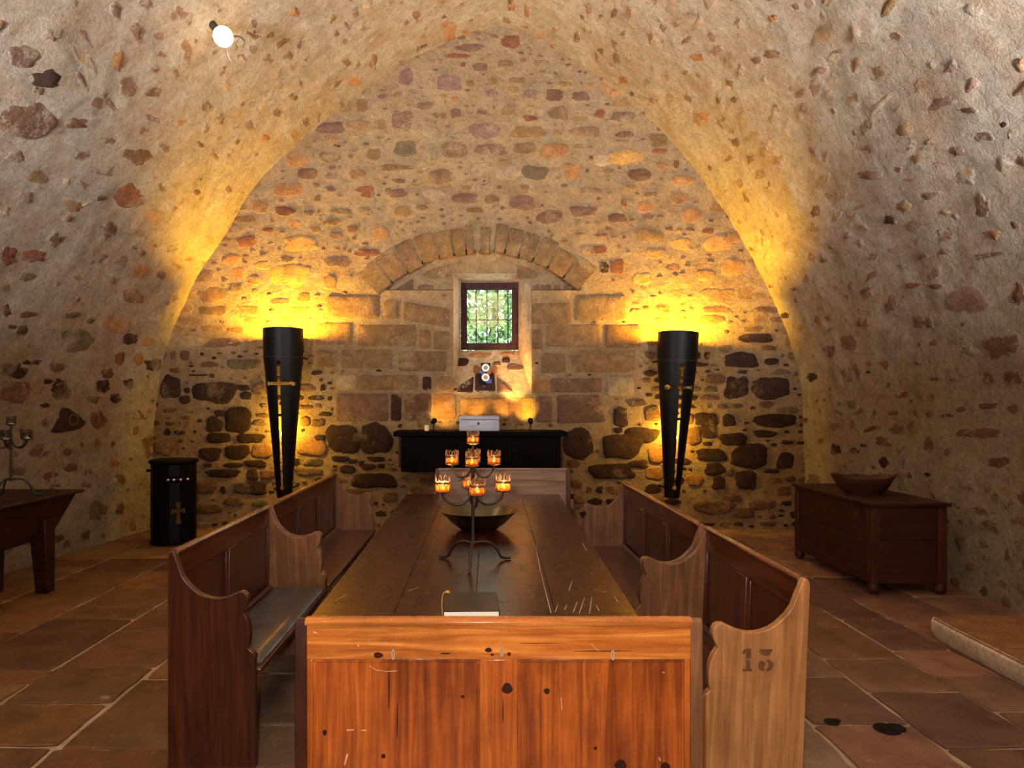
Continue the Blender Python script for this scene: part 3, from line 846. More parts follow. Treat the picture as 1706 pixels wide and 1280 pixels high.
traced(bw, BW, [(95, 370, 170, 94, 'o'), (360, 150, 76, 54, 'r'), (280, 250, 190, 74, 'a'), (510, 270, 115, 44, 'b'), (730, 375, 104, 36, 'r'), (830, 455, 48, 60, 'r'), (870, 552, 145, 64, 'o'), (850, 660, 115, 74, 'o'),
                (920, 760, 135, 92, 'o'), (605, 520, 145, 74, 'b'), (640, 712, 86, 74, 'o'), (510, 688, 46, 56, 'r'), (1020, 862, 86, 36, 'r'), (1170, 900, 90, 70, 'o'), (330, 975, 165, 54, 'r'), (375, 885, 88, 26, 'r'),
                (250, 888, 58, 36, 'r'), (470, 1075, 95, 100, 'r'), (392, 1080, 64, 74, 'd'), (1090, 935, 170, 90, 'y'), (1175, 1080, 140, 104, 'y'), (826, 1130, 36, 34, 'b'), (310, 615, 150, 36, 'm'), (740, 460, 70, 60, 'o'),
                (260, 740, 160, 70, 'm'), (80, 770, 110, 90, 'm'), (470, 780, 120, 60, 'b'), (860, 940, 130, 70, 'y'), (700, 1000, 120, 60, 'y'), (620, 1150, 120, 70, 'y'), (1010, 1130, 110, 70, 'y'), (380, 430, 120, 70, 'l')], 900, 150, 3.657, bx, .007, .14, soft=.75)
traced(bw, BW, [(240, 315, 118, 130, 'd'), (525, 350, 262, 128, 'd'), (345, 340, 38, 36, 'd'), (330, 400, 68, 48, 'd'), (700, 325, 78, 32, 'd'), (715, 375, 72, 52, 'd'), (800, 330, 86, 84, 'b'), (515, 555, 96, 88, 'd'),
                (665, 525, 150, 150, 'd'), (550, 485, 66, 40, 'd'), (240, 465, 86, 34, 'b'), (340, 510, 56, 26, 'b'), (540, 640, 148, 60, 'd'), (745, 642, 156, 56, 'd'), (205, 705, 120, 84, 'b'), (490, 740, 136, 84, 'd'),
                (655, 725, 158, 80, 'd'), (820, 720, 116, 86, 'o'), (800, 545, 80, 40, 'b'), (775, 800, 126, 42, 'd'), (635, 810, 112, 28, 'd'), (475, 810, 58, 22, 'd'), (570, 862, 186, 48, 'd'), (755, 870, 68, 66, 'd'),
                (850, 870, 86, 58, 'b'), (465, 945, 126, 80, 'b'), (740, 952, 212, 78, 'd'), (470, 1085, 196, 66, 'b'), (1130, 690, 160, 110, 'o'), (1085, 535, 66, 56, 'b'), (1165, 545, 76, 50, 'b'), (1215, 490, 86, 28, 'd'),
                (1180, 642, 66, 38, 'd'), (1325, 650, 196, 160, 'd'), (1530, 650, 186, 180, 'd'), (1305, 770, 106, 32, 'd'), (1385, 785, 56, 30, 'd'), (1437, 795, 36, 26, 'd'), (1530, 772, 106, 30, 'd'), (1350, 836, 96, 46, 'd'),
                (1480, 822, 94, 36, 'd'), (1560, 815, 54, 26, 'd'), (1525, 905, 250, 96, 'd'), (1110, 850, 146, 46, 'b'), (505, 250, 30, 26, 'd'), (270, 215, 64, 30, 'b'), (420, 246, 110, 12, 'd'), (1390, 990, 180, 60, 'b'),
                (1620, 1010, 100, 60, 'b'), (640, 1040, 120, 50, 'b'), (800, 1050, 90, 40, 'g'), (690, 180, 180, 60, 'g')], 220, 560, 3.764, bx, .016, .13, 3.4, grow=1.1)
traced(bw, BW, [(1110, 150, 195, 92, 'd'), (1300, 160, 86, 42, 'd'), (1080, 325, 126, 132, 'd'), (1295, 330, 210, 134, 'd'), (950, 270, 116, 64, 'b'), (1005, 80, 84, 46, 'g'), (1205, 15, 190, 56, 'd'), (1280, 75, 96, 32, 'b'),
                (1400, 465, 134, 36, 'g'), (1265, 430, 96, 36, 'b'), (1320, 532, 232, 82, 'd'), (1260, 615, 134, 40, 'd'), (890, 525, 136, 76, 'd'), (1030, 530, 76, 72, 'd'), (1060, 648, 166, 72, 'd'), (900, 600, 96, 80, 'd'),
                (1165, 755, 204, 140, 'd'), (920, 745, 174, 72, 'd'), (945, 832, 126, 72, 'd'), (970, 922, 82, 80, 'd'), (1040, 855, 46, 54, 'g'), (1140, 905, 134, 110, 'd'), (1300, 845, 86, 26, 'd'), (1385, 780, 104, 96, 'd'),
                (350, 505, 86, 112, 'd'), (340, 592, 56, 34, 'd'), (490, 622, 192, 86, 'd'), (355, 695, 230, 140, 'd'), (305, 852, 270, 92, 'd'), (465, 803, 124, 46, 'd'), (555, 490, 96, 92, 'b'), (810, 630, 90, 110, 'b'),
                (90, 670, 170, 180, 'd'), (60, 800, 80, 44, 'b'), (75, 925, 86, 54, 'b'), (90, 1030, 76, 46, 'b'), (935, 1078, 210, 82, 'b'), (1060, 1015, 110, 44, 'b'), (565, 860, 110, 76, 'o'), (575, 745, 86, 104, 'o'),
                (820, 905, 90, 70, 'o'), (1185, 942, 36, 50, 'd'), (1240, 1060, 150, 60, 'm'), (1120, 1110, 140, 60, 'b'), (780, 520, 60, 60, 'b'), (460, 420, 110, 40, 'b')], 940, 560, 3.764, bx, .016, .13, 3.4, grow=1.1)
z = 0.03
while z < 6.5:
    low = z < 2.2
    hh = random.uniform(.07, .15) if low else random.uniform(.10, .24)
    x = -4.4 + random.uniform(0, .2)
    while x < 4.4:
        w = random.uniform(.08, .28) if low else random.uniform(.16, .50)
        u, v = x + w / 2, z + hh / 2 + random.uniform(-.012, .012)
        h2 = hh * (random.uniform(.6, .92) if low else random.uniform(.75, 1.0))
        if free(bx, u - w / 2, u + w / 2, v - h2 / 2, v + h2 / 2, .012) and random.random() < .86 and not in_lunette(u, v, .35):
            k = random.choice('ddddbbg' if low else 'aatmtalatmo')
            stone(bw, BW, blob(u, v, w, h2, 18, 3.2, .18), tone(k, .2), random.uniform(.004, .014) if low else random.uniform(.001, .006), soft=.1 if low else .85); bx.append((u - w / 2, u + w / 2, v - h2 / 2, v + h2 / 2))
        elif random.random() < .9:
            for q in range(2):
                u2, v2 = u + random.uniform(-.06, .06), v + random.uniform(-.04, .04); w2, h3 = random.uniform(.05, .10), random.uniform(.03, .06)
                if free(bx, u2 - w2 / 2, u2 + w2 / 2, v2 - h3 / 2, v2 + h3 / 2, .004) and not in_lunette(u2, v2, .35):
                    stone(bw, BW, blob(u2, v2, w2, h3, 10, 2.4, .16), tone(random.choice('ddbb' if low else 'abmt'), .2), .008); bx.append((u2 - w2 / 2, u2 + w2 / 2, v2 - h3 / 2, v2 + h3 / 2))
        x += w + (random.uniform(.015, .05) if low else random.uniform(.005, .03))
    z += hh + random.uniform(.004, .03)
# smaller stones packed into the gaps
for q in range(5200):
    f_ = 1 - q / 6000
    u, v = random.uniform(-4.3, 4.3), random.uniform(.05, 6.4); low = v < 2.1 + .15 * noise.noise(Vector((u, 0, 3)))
    w, h2 = random.uniform(.09, .34) * f_ + .03, random.uniform(.05, .15) * f_ + .025
    if abs(u) > 4.3 - max(0, v - 1.5) * .45: continue
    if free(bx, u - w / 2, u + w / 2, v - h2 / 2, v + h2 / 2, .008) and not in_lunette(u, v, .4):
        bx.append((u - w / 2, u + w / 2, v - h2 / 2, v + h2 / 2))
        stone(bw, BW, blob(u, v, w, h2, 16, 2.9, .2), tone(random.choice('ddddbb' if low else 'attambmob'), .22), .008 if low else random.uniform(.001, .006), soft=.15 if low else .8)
wall_back = structure(bw.build('wall_back', M_wall, smooth=60, tint=True, recalc=False))

# splayed opening: reveals, head and sloping sill, back to the window frame
YW = 9.32
IX0, IX1 = at_plane(767, 0, YW).x, at_plane(864, 0, YW).x
IZ0, IZ1 = at_plane(0, 584, YW).z, at_plane(0, 470, YW).z
rv = MB()


def sheet(a, b, c, d, nu=14, nv=14, amp=.008, skip=0):
    a, b, c, d = map(Vector, (a, b, c, d)); n = (b - a).cross(d - a).normalized(); vs_ = []
    for i in range(nu + 1):
        for j in range(nv + 1):
            u, v = i / nu, j / nv
            p = (a * (1 - u) + b * u) * (1 - v) + (d * (1 - u) + c * u) * v
            e = min(u, 1 - u, v, 1 - v, .1) * 10
            vs_.append(p + n * amp * e * fbm(p.x * 4, p.y * 4, p.z * 4))
    rv.add(vs_, [(i * (nv + 1) + j, (i + 1) * (nv + 1) + j, (i + 1) * (nv + 1) + j + 1, i * (nv + 1) + j + 1) for i in range(nu) for j in range(nv)], 0, BED)


ya, yl = YB - .004, YB - .004
sheet((OX0, ya, OZ0), (IX0, YW, IZ0), (IX0, YW, IZ1), (OX0, yl + LD, OZ1))
sheet((IX1, YW, IZ0), (OX1, ya, OZ0), (OX1, yl + LD, OZ1), (IX1, YW, IZ1))
sheet((OX0, ya, OZ0), (OX1, ya, OZ0), (IX1, YW, IZ0), (IX0, YW, IZ0))
sheet((IX0, YW, IZ1), (IX1, YW, IZ1), (OX1, yl + LD, OZ1), (OX0, yl + LD, OZ1))
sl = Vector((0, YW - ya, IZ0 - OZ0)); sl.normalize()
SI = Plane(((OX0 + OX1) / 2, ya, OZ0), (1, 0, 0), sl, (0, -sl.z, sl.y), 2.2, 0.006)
for pts, k in [([(748, 655), (790, 627), (788, 655)], 'd'), ([(791, 624), (806, 620), (824, 622), (826, 653), (791, 653)], 'd'), ([(828, 628), (856, 655), (828, 655)], 'm')]:  # sill stones whose dark tone also carries the unlit wedge between the lamps
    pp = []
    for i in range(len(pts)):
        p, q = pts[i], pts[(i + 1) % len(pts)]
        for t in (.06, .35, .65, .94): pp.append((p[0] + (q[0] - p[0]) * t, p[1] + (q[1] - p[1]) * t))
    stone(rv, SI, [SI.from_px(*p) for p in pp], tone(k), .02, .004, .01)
tb = []
traced(rv, SI, [(768, 604, 26, 14, 'd'), (858, 612, 30, 12, 'm'), (843, 600, 14, 10, 'd'), (828, 606, 14, 8, 'b'), (794, 616, 12, 14, 'o'), (824, 618, 10, 16, 'o'), (800, 592, 40, 8, 'o'), (846, 590, 24, 8, 'o'), (838, 640, 10, 8, 'o')], 0, 0, 1, tb, .014)
structure(rv.build('trim_window_reveal', M_reveal, smooth=180, tint=True, recalc=False))

# wall behind the photographer and masonry thickness outside the window wall
rw = MB(); rw.box(-5.4, 4.8, -2.2, -2.0, -.1, 7, 0, BED); structure(rw.build('wall_rear', M_vault, smooth=0, tint=True))
ow = MB()
ow.box(-5.4, IX0 - .001, 9.33, 9.5, -.1, 7, 0, BED); ow.box(IX1 + .001, 4.8, 9.33, 9.5, -.1, 7, 0, BED)
ow.box(IX0 - .001, IX1 + .001, 9.33, 9.5, -.1, IZ0, 0, BED); ow.box(IX0 - .001, IX1 + .001, 9.33, 9.5, IZ1, 7, 0, BED)
structure(ow.build('wall_outer', M_vault, smooth=0, tint=True))
# stone roof over the vault so that no daylight leaks in
rf = MB(); rf.box(-5.4, 4.8, -2.2, 9.5, 7, 7.2, 0, BED); structure(rf.build('roof', M_vault, smooth=0, tint=True))
for s_, x in (('left', -5.4), ('right', 4.8)):
    q = MB(); q.box(x - .2 if x < 0 else x, x if x < 0 else x + .2, -2.2, 9.5, -.2, 7.2, 0, BED); structure(q.build('wall_outside_' + s_, M_vault, smooth=0, tint=True))

# window
wn = structure(bpy.data.objects.new('window_1', None)); col.objects.link(wn)
wc = Vector(((IX0 + IX1) / 2, YW, IZ0)); wn.location = wc
hw, hh = (IX1 - IX0) / 2 - .006, IZ1 - IZ0 - .012
fw = .085
q = MB(); q.box(-hw, hw, -.035, .03, .006, fw); q.box(-hw, hw, -.035, .03, hh - fw, hh); q.box(-hw, -hw + fw, -.035, .03, fw, hh - fw); q.box(hw - fw, hw, -.035, .03, fw, hh - fw)
q.box(-hw + fw - .012, hw - fw + .012, -.012, .012, fw - .012, fw + .012); q.box(-hw + fw - .012, hw - fw + .012, -.012, .012, hh - fw - .012, hh - fw + .012)
q.build('window_frame', W_frame, wn, .006)
q = MB(); q.box(-hw + fw - .01, hw - fw + .01, -.003, .003, fw - .01, hh - fw + .01); q.build('window_pane', M_glass, wn, 0, 0)
for px in (793, 811, 829, 846):
    x = at_plane(px, 0, YW + .1).x - wc.x
    q = MB(); q.tube([(x, .1, -.03), (x + .004, .1, hh * .5), (x, .1, hh + .03)], .009, 8); q.build('window_bar', M_black, wn, 0, 60)
q = MB(); zz = at_plane(0, 533, YW + .1).z - wc.z; q.tube([(-hw, .1, zz), (0, .1, zz - .004), (hw, .1, zz)], .009, 8); q.build('window_bar', M_black, wn, 0, 60)
q = MB(); q.box(hw - .03, hw - .012, -.05, -.035, .22, .36); q.build('window_latch', M_black, wn, .003)

# trees seen through the window
for (tx, ty, lab, sd) in ((0.25, 12.6, 'leafy green tree outside the small barred window', 1),):
    t = thing('leafy_tree', lab, 'tree', (tx, ty, 0))
    q = MB(); q.tube([(0, 0, 0), (.08, .1, 1.4), (-.05, .05, 2.6), (.1, 0, 4.2)], [.11, .09, .07, .03], 8); q.tube([(-.02, .06, 2.2), (.5, -.1, 3.0), (.8, -.2, 3.7)], [.05, .035, .015], 6); q.tube([(-.02, .06, 2.4), (-.5, .1, 3.2), (-.7, 0, 4.0)], [.05, .035, .015], 6)
    q.build('trunk', M_bark, t)
    q = MB(); rnd = random.Random(sd)
    for _ in range(4200):
        c = Vector((rnd.gauss(0, .75), rnd.gauss(0, .6), 3.2 + rnd.gauss(0, .75)))
        a, b_ = Vector((rnd.gauss(0, 1), rnd.gauss(0, 1), rnd.gauss(0, 1))).normalized(), Vector((rnd.gauss(0, 1), rnd.gauss(0, 1), rnd.gauss(0, 1))).normalized()
        b_ = (b_ - a * a.dot(b_)).normalized(); L = rnd.uniform(.05, .10)
        q.add([c - a * L, c + b_ * L * .42, c + a * L, c - b_ * L * .42], [(0, 1, 2, 3)])
    q.build('foliage', M_leaf, t, 0, 0, recalc=False)

# low stone step by the right wall
q = MB()
fr = [(3.09, 4.72), (3.30, 4.75), (3.7, 4.74), (4.25, 4.78), (4.25, 1.9), (3.6, 1.9), (3.04, 1.92), (3.05, 2.6), (3.03, 3.2), (3.04, 3.7), (3.06, 4.2), (3.07, 4.5)]
q.prism(fr, -.01, .15, lambda a, b, h: (a + (0.0 if h > 0 else .03), b, h))
q.t = [srgb(128, 92, 60)] * len(q.v)
ed_ = [(3.095, 4.725)] + fr[:0:-1][:7][::-1] if False else [(3.088, 4.722), (3.068, 4.5), (3.058, 4.2), (3.038, 3.7), (3.028, 3.2), (3.048, 2.6), (3.038, 1.92)]
vv = []
for a_, b_ in ed_: vv += [(a_ + .028, b_, 0.006), (a_ - .002, b_, .06), (a_ - .004, b_, .125), (a_ + .012, b_, .1515)]
q.add(vv, [(4 * i + k, 4 * i + 4 + k, 4 * i + 5 + k, 4 * i + 1 + k) for i in range(len(ed_) - 1) for k in range(3)], 0, srgb(196, 180, 162))
structure(q.build('floor_step', M_step, smooth=30, bevel=.012, tint=True))

# ------------------------------------------------------------------ table
T_Y0, T_Y1, T_Z = 2.56, 6.5, 0.76
tb_ = thing('refectory_table', 'long dark polished plank table between the benches', 'table', (0, T_Y0, 0))


def tx_l(y): return -.672 - .02 * (y - 0) / 3.9


def tx_r(y): return .625 + .115 * y / 3.9


L = T_Y1 - T_Y0
q = MB()
npl = 4
for i in range(npl):
    u0, u1 = i / npl, (i + 1) / npl
    ya_, yb_ = .225, L - .2
    g = .0012
    def X(u, y): return tx_l(y) + (tx_r(y) - tx_l(y)) * u
    q.hexa([(X(u0, ya_) + g, ya_, T_Z - .055), (X(u1, ya_) - g, ya_, T_Z - .055), (X(u1, yb_) - g, yb_, T_Z - .055), (X(u0, yb_) + g, yb_, T_Z - .055)],
           [(X(u0, ya_) + g, ya_, T_Z), (X(u1, ya_) - g, ya_, T_Z), (X(u1, yb_) - g, yb_, T_Z), (X(u0, yb_) + g, yb_, T_Z)])
for ya_, yb_ in ((0, .222), (L - .197, L)):
    q.hexa([(tx_l(ya_), ya_, T_Z - .055), (tx_r(ya_), ya_, T_Z - .055), (tx_r(yb_), yb_, T_Z - .055), (tx_l(yb_), yb_, T_Z - .055)], [(tx_l(ya_), ya_, T_Z), (tx_r(ya_), ya_, T_Z), (tx_r(yb_), yb_, T_Z), (tx_l(yb_), yb_, T_Z)])
for (x0, y0, x1, y1) in [(965, 1022, 974, 996), (955, 1020, 962, 1002), (982, 1022, 986, 995), (998, 1018, 993, 1008), (948, 985, 953, 968), (941, 1016, 944, 1008), (988, 984, 998, 983), (1003, 987, 1012, 985), (984, 955, 991, 957),
                         (970, 905, 978, 918), (918, 1022, 900, 950), (900, 950, 893, 910), (1030, 1004, 1024, 994), (925, 1020, 930, 1006), (758, 1000, 750, 1012), (680, 985, 700, 978), (560, 1000, 580, 990), (705, 935, 706, 938)]:
    a, b_ = on_height(x0, y0, T_Z + .0006), on_height(x1, y1, T_Z + .0006); d = (b_ - a); w = Vector((-d.y, d.x, 0)).normalized() * .0014
    a.y -= T_Y0; b_.y -= T_Y0
    q.add([a - w, a + w, b_ + w * .5, b_ - w * .5], [(0, 1, 2, 3)], 1)
q.build('tabletop', [W_table, M_scratch], tb_, .0008)
q = MB(); q.box(-.52, .5, .5, .53, T_Z - .17, T_Z - .056); q.box(-.52, .5, L - .53, L - .5, T_Z - .17, T_Z - .056); q.box(-.53, -.5, .5, L - .5, T_Z - .17, T_Z - .056); q.box(.48, .51, .5, L - .5, T_Z - .17, T_Z - .056)
q.build('apron', W_red, tb_, .003)
for x in (-.52, .44):
    for y in (.46, L - .54):
        q = MB(); q.box(x, x + .09, y, y + .09, 0.008, T_Z - .056); q.build('leg', W_red, tb_, .006)

# ------------------------------------------------------------------ benches
EP = [(0, 0.0), (0, .93), (.003, .948), (.012, .957), (.024, .956), (.031, .94), (.035, .925), (.045, .90), (.060, .853), (.080, .822), (.115, .786), (.140, .768), (.165, .757), (.19, .751), (.215, .749), (.24, .752), (.262, .758), (.295, .772),
      (.312, .779), (.330, .779), (.344, .771), (.352, .757), (.353, .738), (.346, .716), (.335, .699), (.331, .688), (.338, .676), (.348, .660), (.356, .635), (.361, .605), (.361, .575), (.358, .55), (.352, .532), (.362, .522), (.376, .512),
      (.387, .494), (.382, .478), (.385, .30), (.387, 0.0)]
TE = .036


def bench(name, label, L, panels, loc, rz, W_f, W_p, W_r, W_e0, W_e1, tilt=0.0, seat_w=None):
    t = thing(name, label, 'bench', loc, rz, 'panelled wooden benches around the table')
    if tilt: t.rotation_euler = (tilt, 0, rz)
    for x0, w in ((0, W_e0), (L - TE, W_e1)):
        q = MB(); q.prism(EP, x0, x0 + TE, lambda a, b, h: (h, a, b)); q.build('end_board', w, t, .003)
    a, b = TE, L - TE
    q = MB(); q.box(a, b, .001, .027, .836, .945); q.build('top_rail', W_r, t, .002)
    q = MB(); q.prism([(-.006, .940), (-.008, .950), (0, .958), (.012, .961), (.03, .958), (.036, .950), (.034, .940)], a - .004, b + .004, lambda p, r_, h: (h, p, r_)); q.build('cap_rail', W_cap if W_r is W_redx else W_r, t, .001)
    q = MB(); q.box(a, b, .003, .027, .20, .30); q.build('bottom_rail', W_r, t, .002)
    sw = .115 if panels == 2 else .1
    bs = .018
    inner = [a + bs + (b - a - 2 * bs) * k / panels for k in range(panels + 1)]
    for k in range(1, panels):
        q = MB(); q.box(inner[k] - sw / 2, inner[k] + sw / 2, .002, .038, .30, .836); q.build('stile', W_f, t, .003)
    for x0 in (a, b - bs):
        q = MB(); q.box(x0, x0 + bs, .003, .027, .30, .836); q.build('stile', W_f, t, .003)
    for k in range(panels):
        x0 = inner[k] + (sw / 2 if k else 0); x1 = inner[k + 1] - (sw / 2 if k < panels - 1 else 0)
        q = MB(); q.box(x0 - .002, x1 + .002, .012, .016, .298, .838)
        # moulding round the panel, both faces
        for y0, y1 in ((.007, .0125), (.0155, .022)):
            q.box(x0, x1, y0, y1, .826, .836); q.box(x0, x1, y0, y1, .30, .31); q.box(x0, x0 + .008, y0, y1, .31, .826); q.box(x1 - .008, x1, y0, y1, .31, .826)
        q.build('panel', W_p, t, .002)
    q = MB(); q.box(a, b, .027, .40, .405, .43); q.build('seat', seat_w or W_r, t, .006)
    q = MB(); q.box(a, b, .30, .32, .33, .405); q.build('seat_rail', W_r, t, .003)
    q = MB(); q.prism([(.027, .43), (.055, .43), (.05, .445), (.035, .452), (.027, .455)], a, b, lambda p, r_, h: (h, p, r_)); q.build('seat_bead', W_r, t, .001)
    return t


XL, XR = -1.372, 1.215
b1 = bench('church_bench', 'dark red-brown bench left of the table with a grey pad on its seat', 4.44 - 3.03, 2, (XL, 4.44, 0), R(-90), W_red, W_red, W_redx, W_end, W_red)
b2 = bench('church_bench', 'left bench behind the one with the grey pad, running up to the left torch', 6.52 - 4.47, 3, (XL - .008, 6.52, 0), R(-90), W_red, W_red, W_redx, W_end, W_end)
b3 = bench('church_bench', 'bench right of the table with a pale end board stencilled 13', 3.68 - 2.55, 2, (XR - .033, 2.55, 0), R(90), W_red, W_red, W_redx, W_tan, W_end, tilt=R(2.3))
b4 = bench('church_bench', 'right bench behind the one stencilled 13, below the right torch', 5.77 - 3.72, 3, (XR, 3.72, 0), R(90), W_red, W_red, W_redx, W_end, W_end)
b5 = bench('church_bench', 'orange pine bench in front, its panelled back turned to the viewer', .668 + .557, 2, (-.557, 2.07, 0), 0, W_stile, W_panel, W_rail, W_red, W_end)
b6 = bench('church_bench', 'flash-pale bench at the far end of the table, below the dark altar', 1.36, 2, (.905, 7.0, 0), R(180), W_sheen, W_sheen, W_sheen, W_red, W_red)

# stencilled number on the end board (face at local x = 0 looks at the viewer)


def stencil(parent):
    from mathutils import Euler
    INV = (Matrix.Translation(parent.location) @ Euler(parent.rotation_euler).to_matrix().to_4x4()).inverted()
    q = MB()
    def P(px, py):
        w = at_plane(px, py, 2.55 - .0006); return (w.x, w.z)
    shapes = [[(1237, 1085), (1243, 1081), (1251, 1081), (1251, 1097), (1250, 1098), (1243, 1098), (1243, 1089), (1237, 1090)], [(1243, 1100), (1250, 1100), (1250, 1114), (1253, 1115), (1253, 1119), (1237, 1119), (1237, 1115), (1243, 1114)],
              [(1266, 1082), (1288, 1082), (1286, 1086), (1281, 1093), (1274, 1093), (1268, 1091), (1265, 1087)],
              [(1276, 1100), (1283, 1100), (1288, 1104), (1289, 1110), (1286, 1116), (1279, 1119), (1277, 1119), (1277, 1115), (1281, 1111), (1280, 1105)],
              [(1263, 1105), (1268, 1101), (1274, 1103), (1275, 1108), (1272, 1112), (1274, 1115), (1274, 1119), (1268, 1118), (1263, 1113)]]
    for grp, dg in ((shapes[:2], 1), (shapes[2:], 3)):
        q = MB()
        for s_ in grp:
            pts = [P(*p) for p in s_]
            q.add([tuple(INV @ Vector((p[0], 2.5494, p[1]))) for p in pts], [list(range(len(pts)))])
        o = q.build('stencilled_digit', M_soot, parent, 0, 0); o['label'] = 'faded brown stencilled %d' % dg


stencil(b3)


def add_marks(o, polys, mat):
    me = o.data; b = bmesh.new(); b.from_mesh(me); me.materials.append(mat); mi = len(me.materials) - 1
    for P in polys:
        f = b.faces.new([b.verts.new(p) for p in P]); f.material_index = mi; f.normal_update()
        if f.normal.y > 0: f.normal_flip()
    b.to_mesh(me); b.free()


def knot(px, py, rx, ry, y):
    c = at_plane(px, py, 2.07 + y); k = (2.07 + y) / F
    return [(c.x + .557 + rx * k * math.cos(a) * (1 + .15 * math.sin(3 * a + px)), y - .0007, c.z + ry * k * math.sin(a)) for a in [2 * PI * i / 14 for i in range(14)]]


def scuff(pts, y, w=.7):
    out = []
    for (x0, y0), (x1, y1) in zip(pts, pts[1:]):
        a, c = at_plane(x0, y0, 2.07 + y), at_plane(x1, y1, 2.07 + y); d = (c - a); n = Vector((-d.z, 0, d.x)).normalized() * w * 2.07 / F
        out.append([(p.x + .557, y - .0007, p.z) for p in (a - n, a + n, c + n * .8, c - n * .8)])
    return out


kids = {}
for c in b5.children: kids.setdefault(c.name.split('.')[0], []).append(c)
add_marks(kids['top_rail'][0], [knot(630, 1092, 8, 5, .001), knot(814, 1083, 6, 4, .001), knot(848, 1090, 3, 3, .001), knot(820, 1091, 3, 2, .001), knot(742, 1089, 9, 1.2, .001), knot(1000, 1085, 50, .7, .001), knot(900, 1072, 40, .6, .001)], M_knot)
add_marks(kids['top_rail'][0], scuff([(985, 1073), (995, 1083), (1000, 1086)], .001, .5) + scuff([(596, 1075), (598, 1077)], .001, 1.6) + scuff([(522, 1053), (528, 1055)], .001, 1.5), M_scuff)
pn = sorted(kids['panel'], key=lambda o: o.data.vertices[0].co.x); st_ = [o for o in kids['stile'] if .4 < sum(v.co.x for v in o.data.vertices) / len(o.data.vertices) < .8][0]
add_marks(pn[0], [knot(541, 1221, 3.5, 5, .012), knot(639, 1260, 4, 4, .012), knot(513, 1222, 6, 5, .012), knot(771, 1161, 3, 3, .012), knot(648, 1150, 1.2, 34, .012), knot(662, 1200, 1, 30, .012)], M_knot)
add_marks(pn[0], scuff([(616, 1110), (628, 1117), (645, 1119), (662, 1118)], .012, .6) + scuff([(578, 1217), (590, 1216)], .012, 1.3) + scuff([(602, 1217), (610, 1217)], .012, 1.3) + scuff([(579, 1256), (574, 1275)], .012, 1.6), M_scuff)
add_marks(pn[1], [knot(911, 1152, 5, 5, .012), knot(992, 1247, 3, 3, .012), knot(1034, 1274, 10, 8, .012), knot(1108, 1277, 8, 7, .012)], M_knot)
add_marks(pn[1], scuff([(935, 1162), (936, 1183)], .012, .7) + scuff([(1104, 1120), (1107, 1121)], .012, 1.2) + scuff([(1098, 1262), (1100, 1268)], .012, 1.4), M_scuff)
add_marks(st_, [knot(845, 1147, 9, 9, .002), knot(838, 1185, .8, 20, .002)], M_knot)
# wire staples in the top rail of the front bench
for px, py in ((655, 1091), (836, 1086), (1021, 1092)):
    w = at_plane(px, py, 2.065); x = w.x + .557; z = w.z
    q = MB(); pts = [(x + .003 * math.cos(a), -.004 - .006 * max(0, math.sin(a)), z + .017 * math.cos(a * 1)) for a in [0]]
    pth = [(x, .004, z + .014)] + [(x + .0035 * math.sin(a), -.006, z + .014 * math.cos(a)) for a in [2 * PI * k / 14 for k in range(14)]]
    q.tube(pth[1:], .0019, 6, closed=True); q.tube([(x, .004, z + .013), (x, -.006, z + .014)], .0016, 6)
    o = q.build('wire_staple', M_staple, b5, 0, 60); o['label'] = 'small steel wire loop'
# grey pad on the near left seat
q = MB()
nx_, ny_ = 12, 36
x0, x1, y0, y1 = XL + .065, -.985, 3.115, 4.385
vs_ = []
for k in range(2):
    for i in range(nx_ + 1):
        for j in range(ny_ + 1):
            u, v = i / nx_, j / ny_
            e = min(1, min(u, 1 - u) * 8, min(v, 1 - v) * 16); e = math.sqrt(max(0, 1 - (1 - e) ** 2))
            x, y = x0 + (x1 - x0) * u, y0 + (y1 - y0) * v
            z = .431 + (.008 + .018 * e + .004 * fbm(x * 5, y * 5, 2) * e if k else 0)
            vs_.append((x - XL, y - 3.03, z))
W_ = (nx_ + 1) * (ny_ + 1); fs = []
for k in range(2):
    for i in range(nx_):
        for j in range(ny_):
            f = [k * W_ + i * (ny_ + 1) + j, k * W_ + (i + 1) * (ny_ + 1) + j, k * W_ + (i + 1) * (ny_ + 1) + j + 1, k * W_ + i * (ny_ + 1) + j + 1]
            fs.append(f if k else f[::-1])
ring = [i * (ny_ + 1) for i in range(nx_ + 1)] + [nx_ * (ny_ + 1) + j for j in range(1, ny_ + 1)] + [i * (ny_ + 1) + ny_ for i in range(nx_ - 1, -1, -1)] + [j for j in range(ny_ - 1, 0, -1)]
for a, b_ in zip(ring, ring[1:] + ring[:1]): fs.append((a, b_, b_ + W_, a + W_))
q.add(vs_, fs)
o = q.build('seat_pad', M_pad, None, 0, 40); o.location = (XL, 3.03, 0); tag(o, 'flat dark grey pad lying on the seat of the near left bench', 'cushion')

# ------------------------------------------------------------------ candelabra


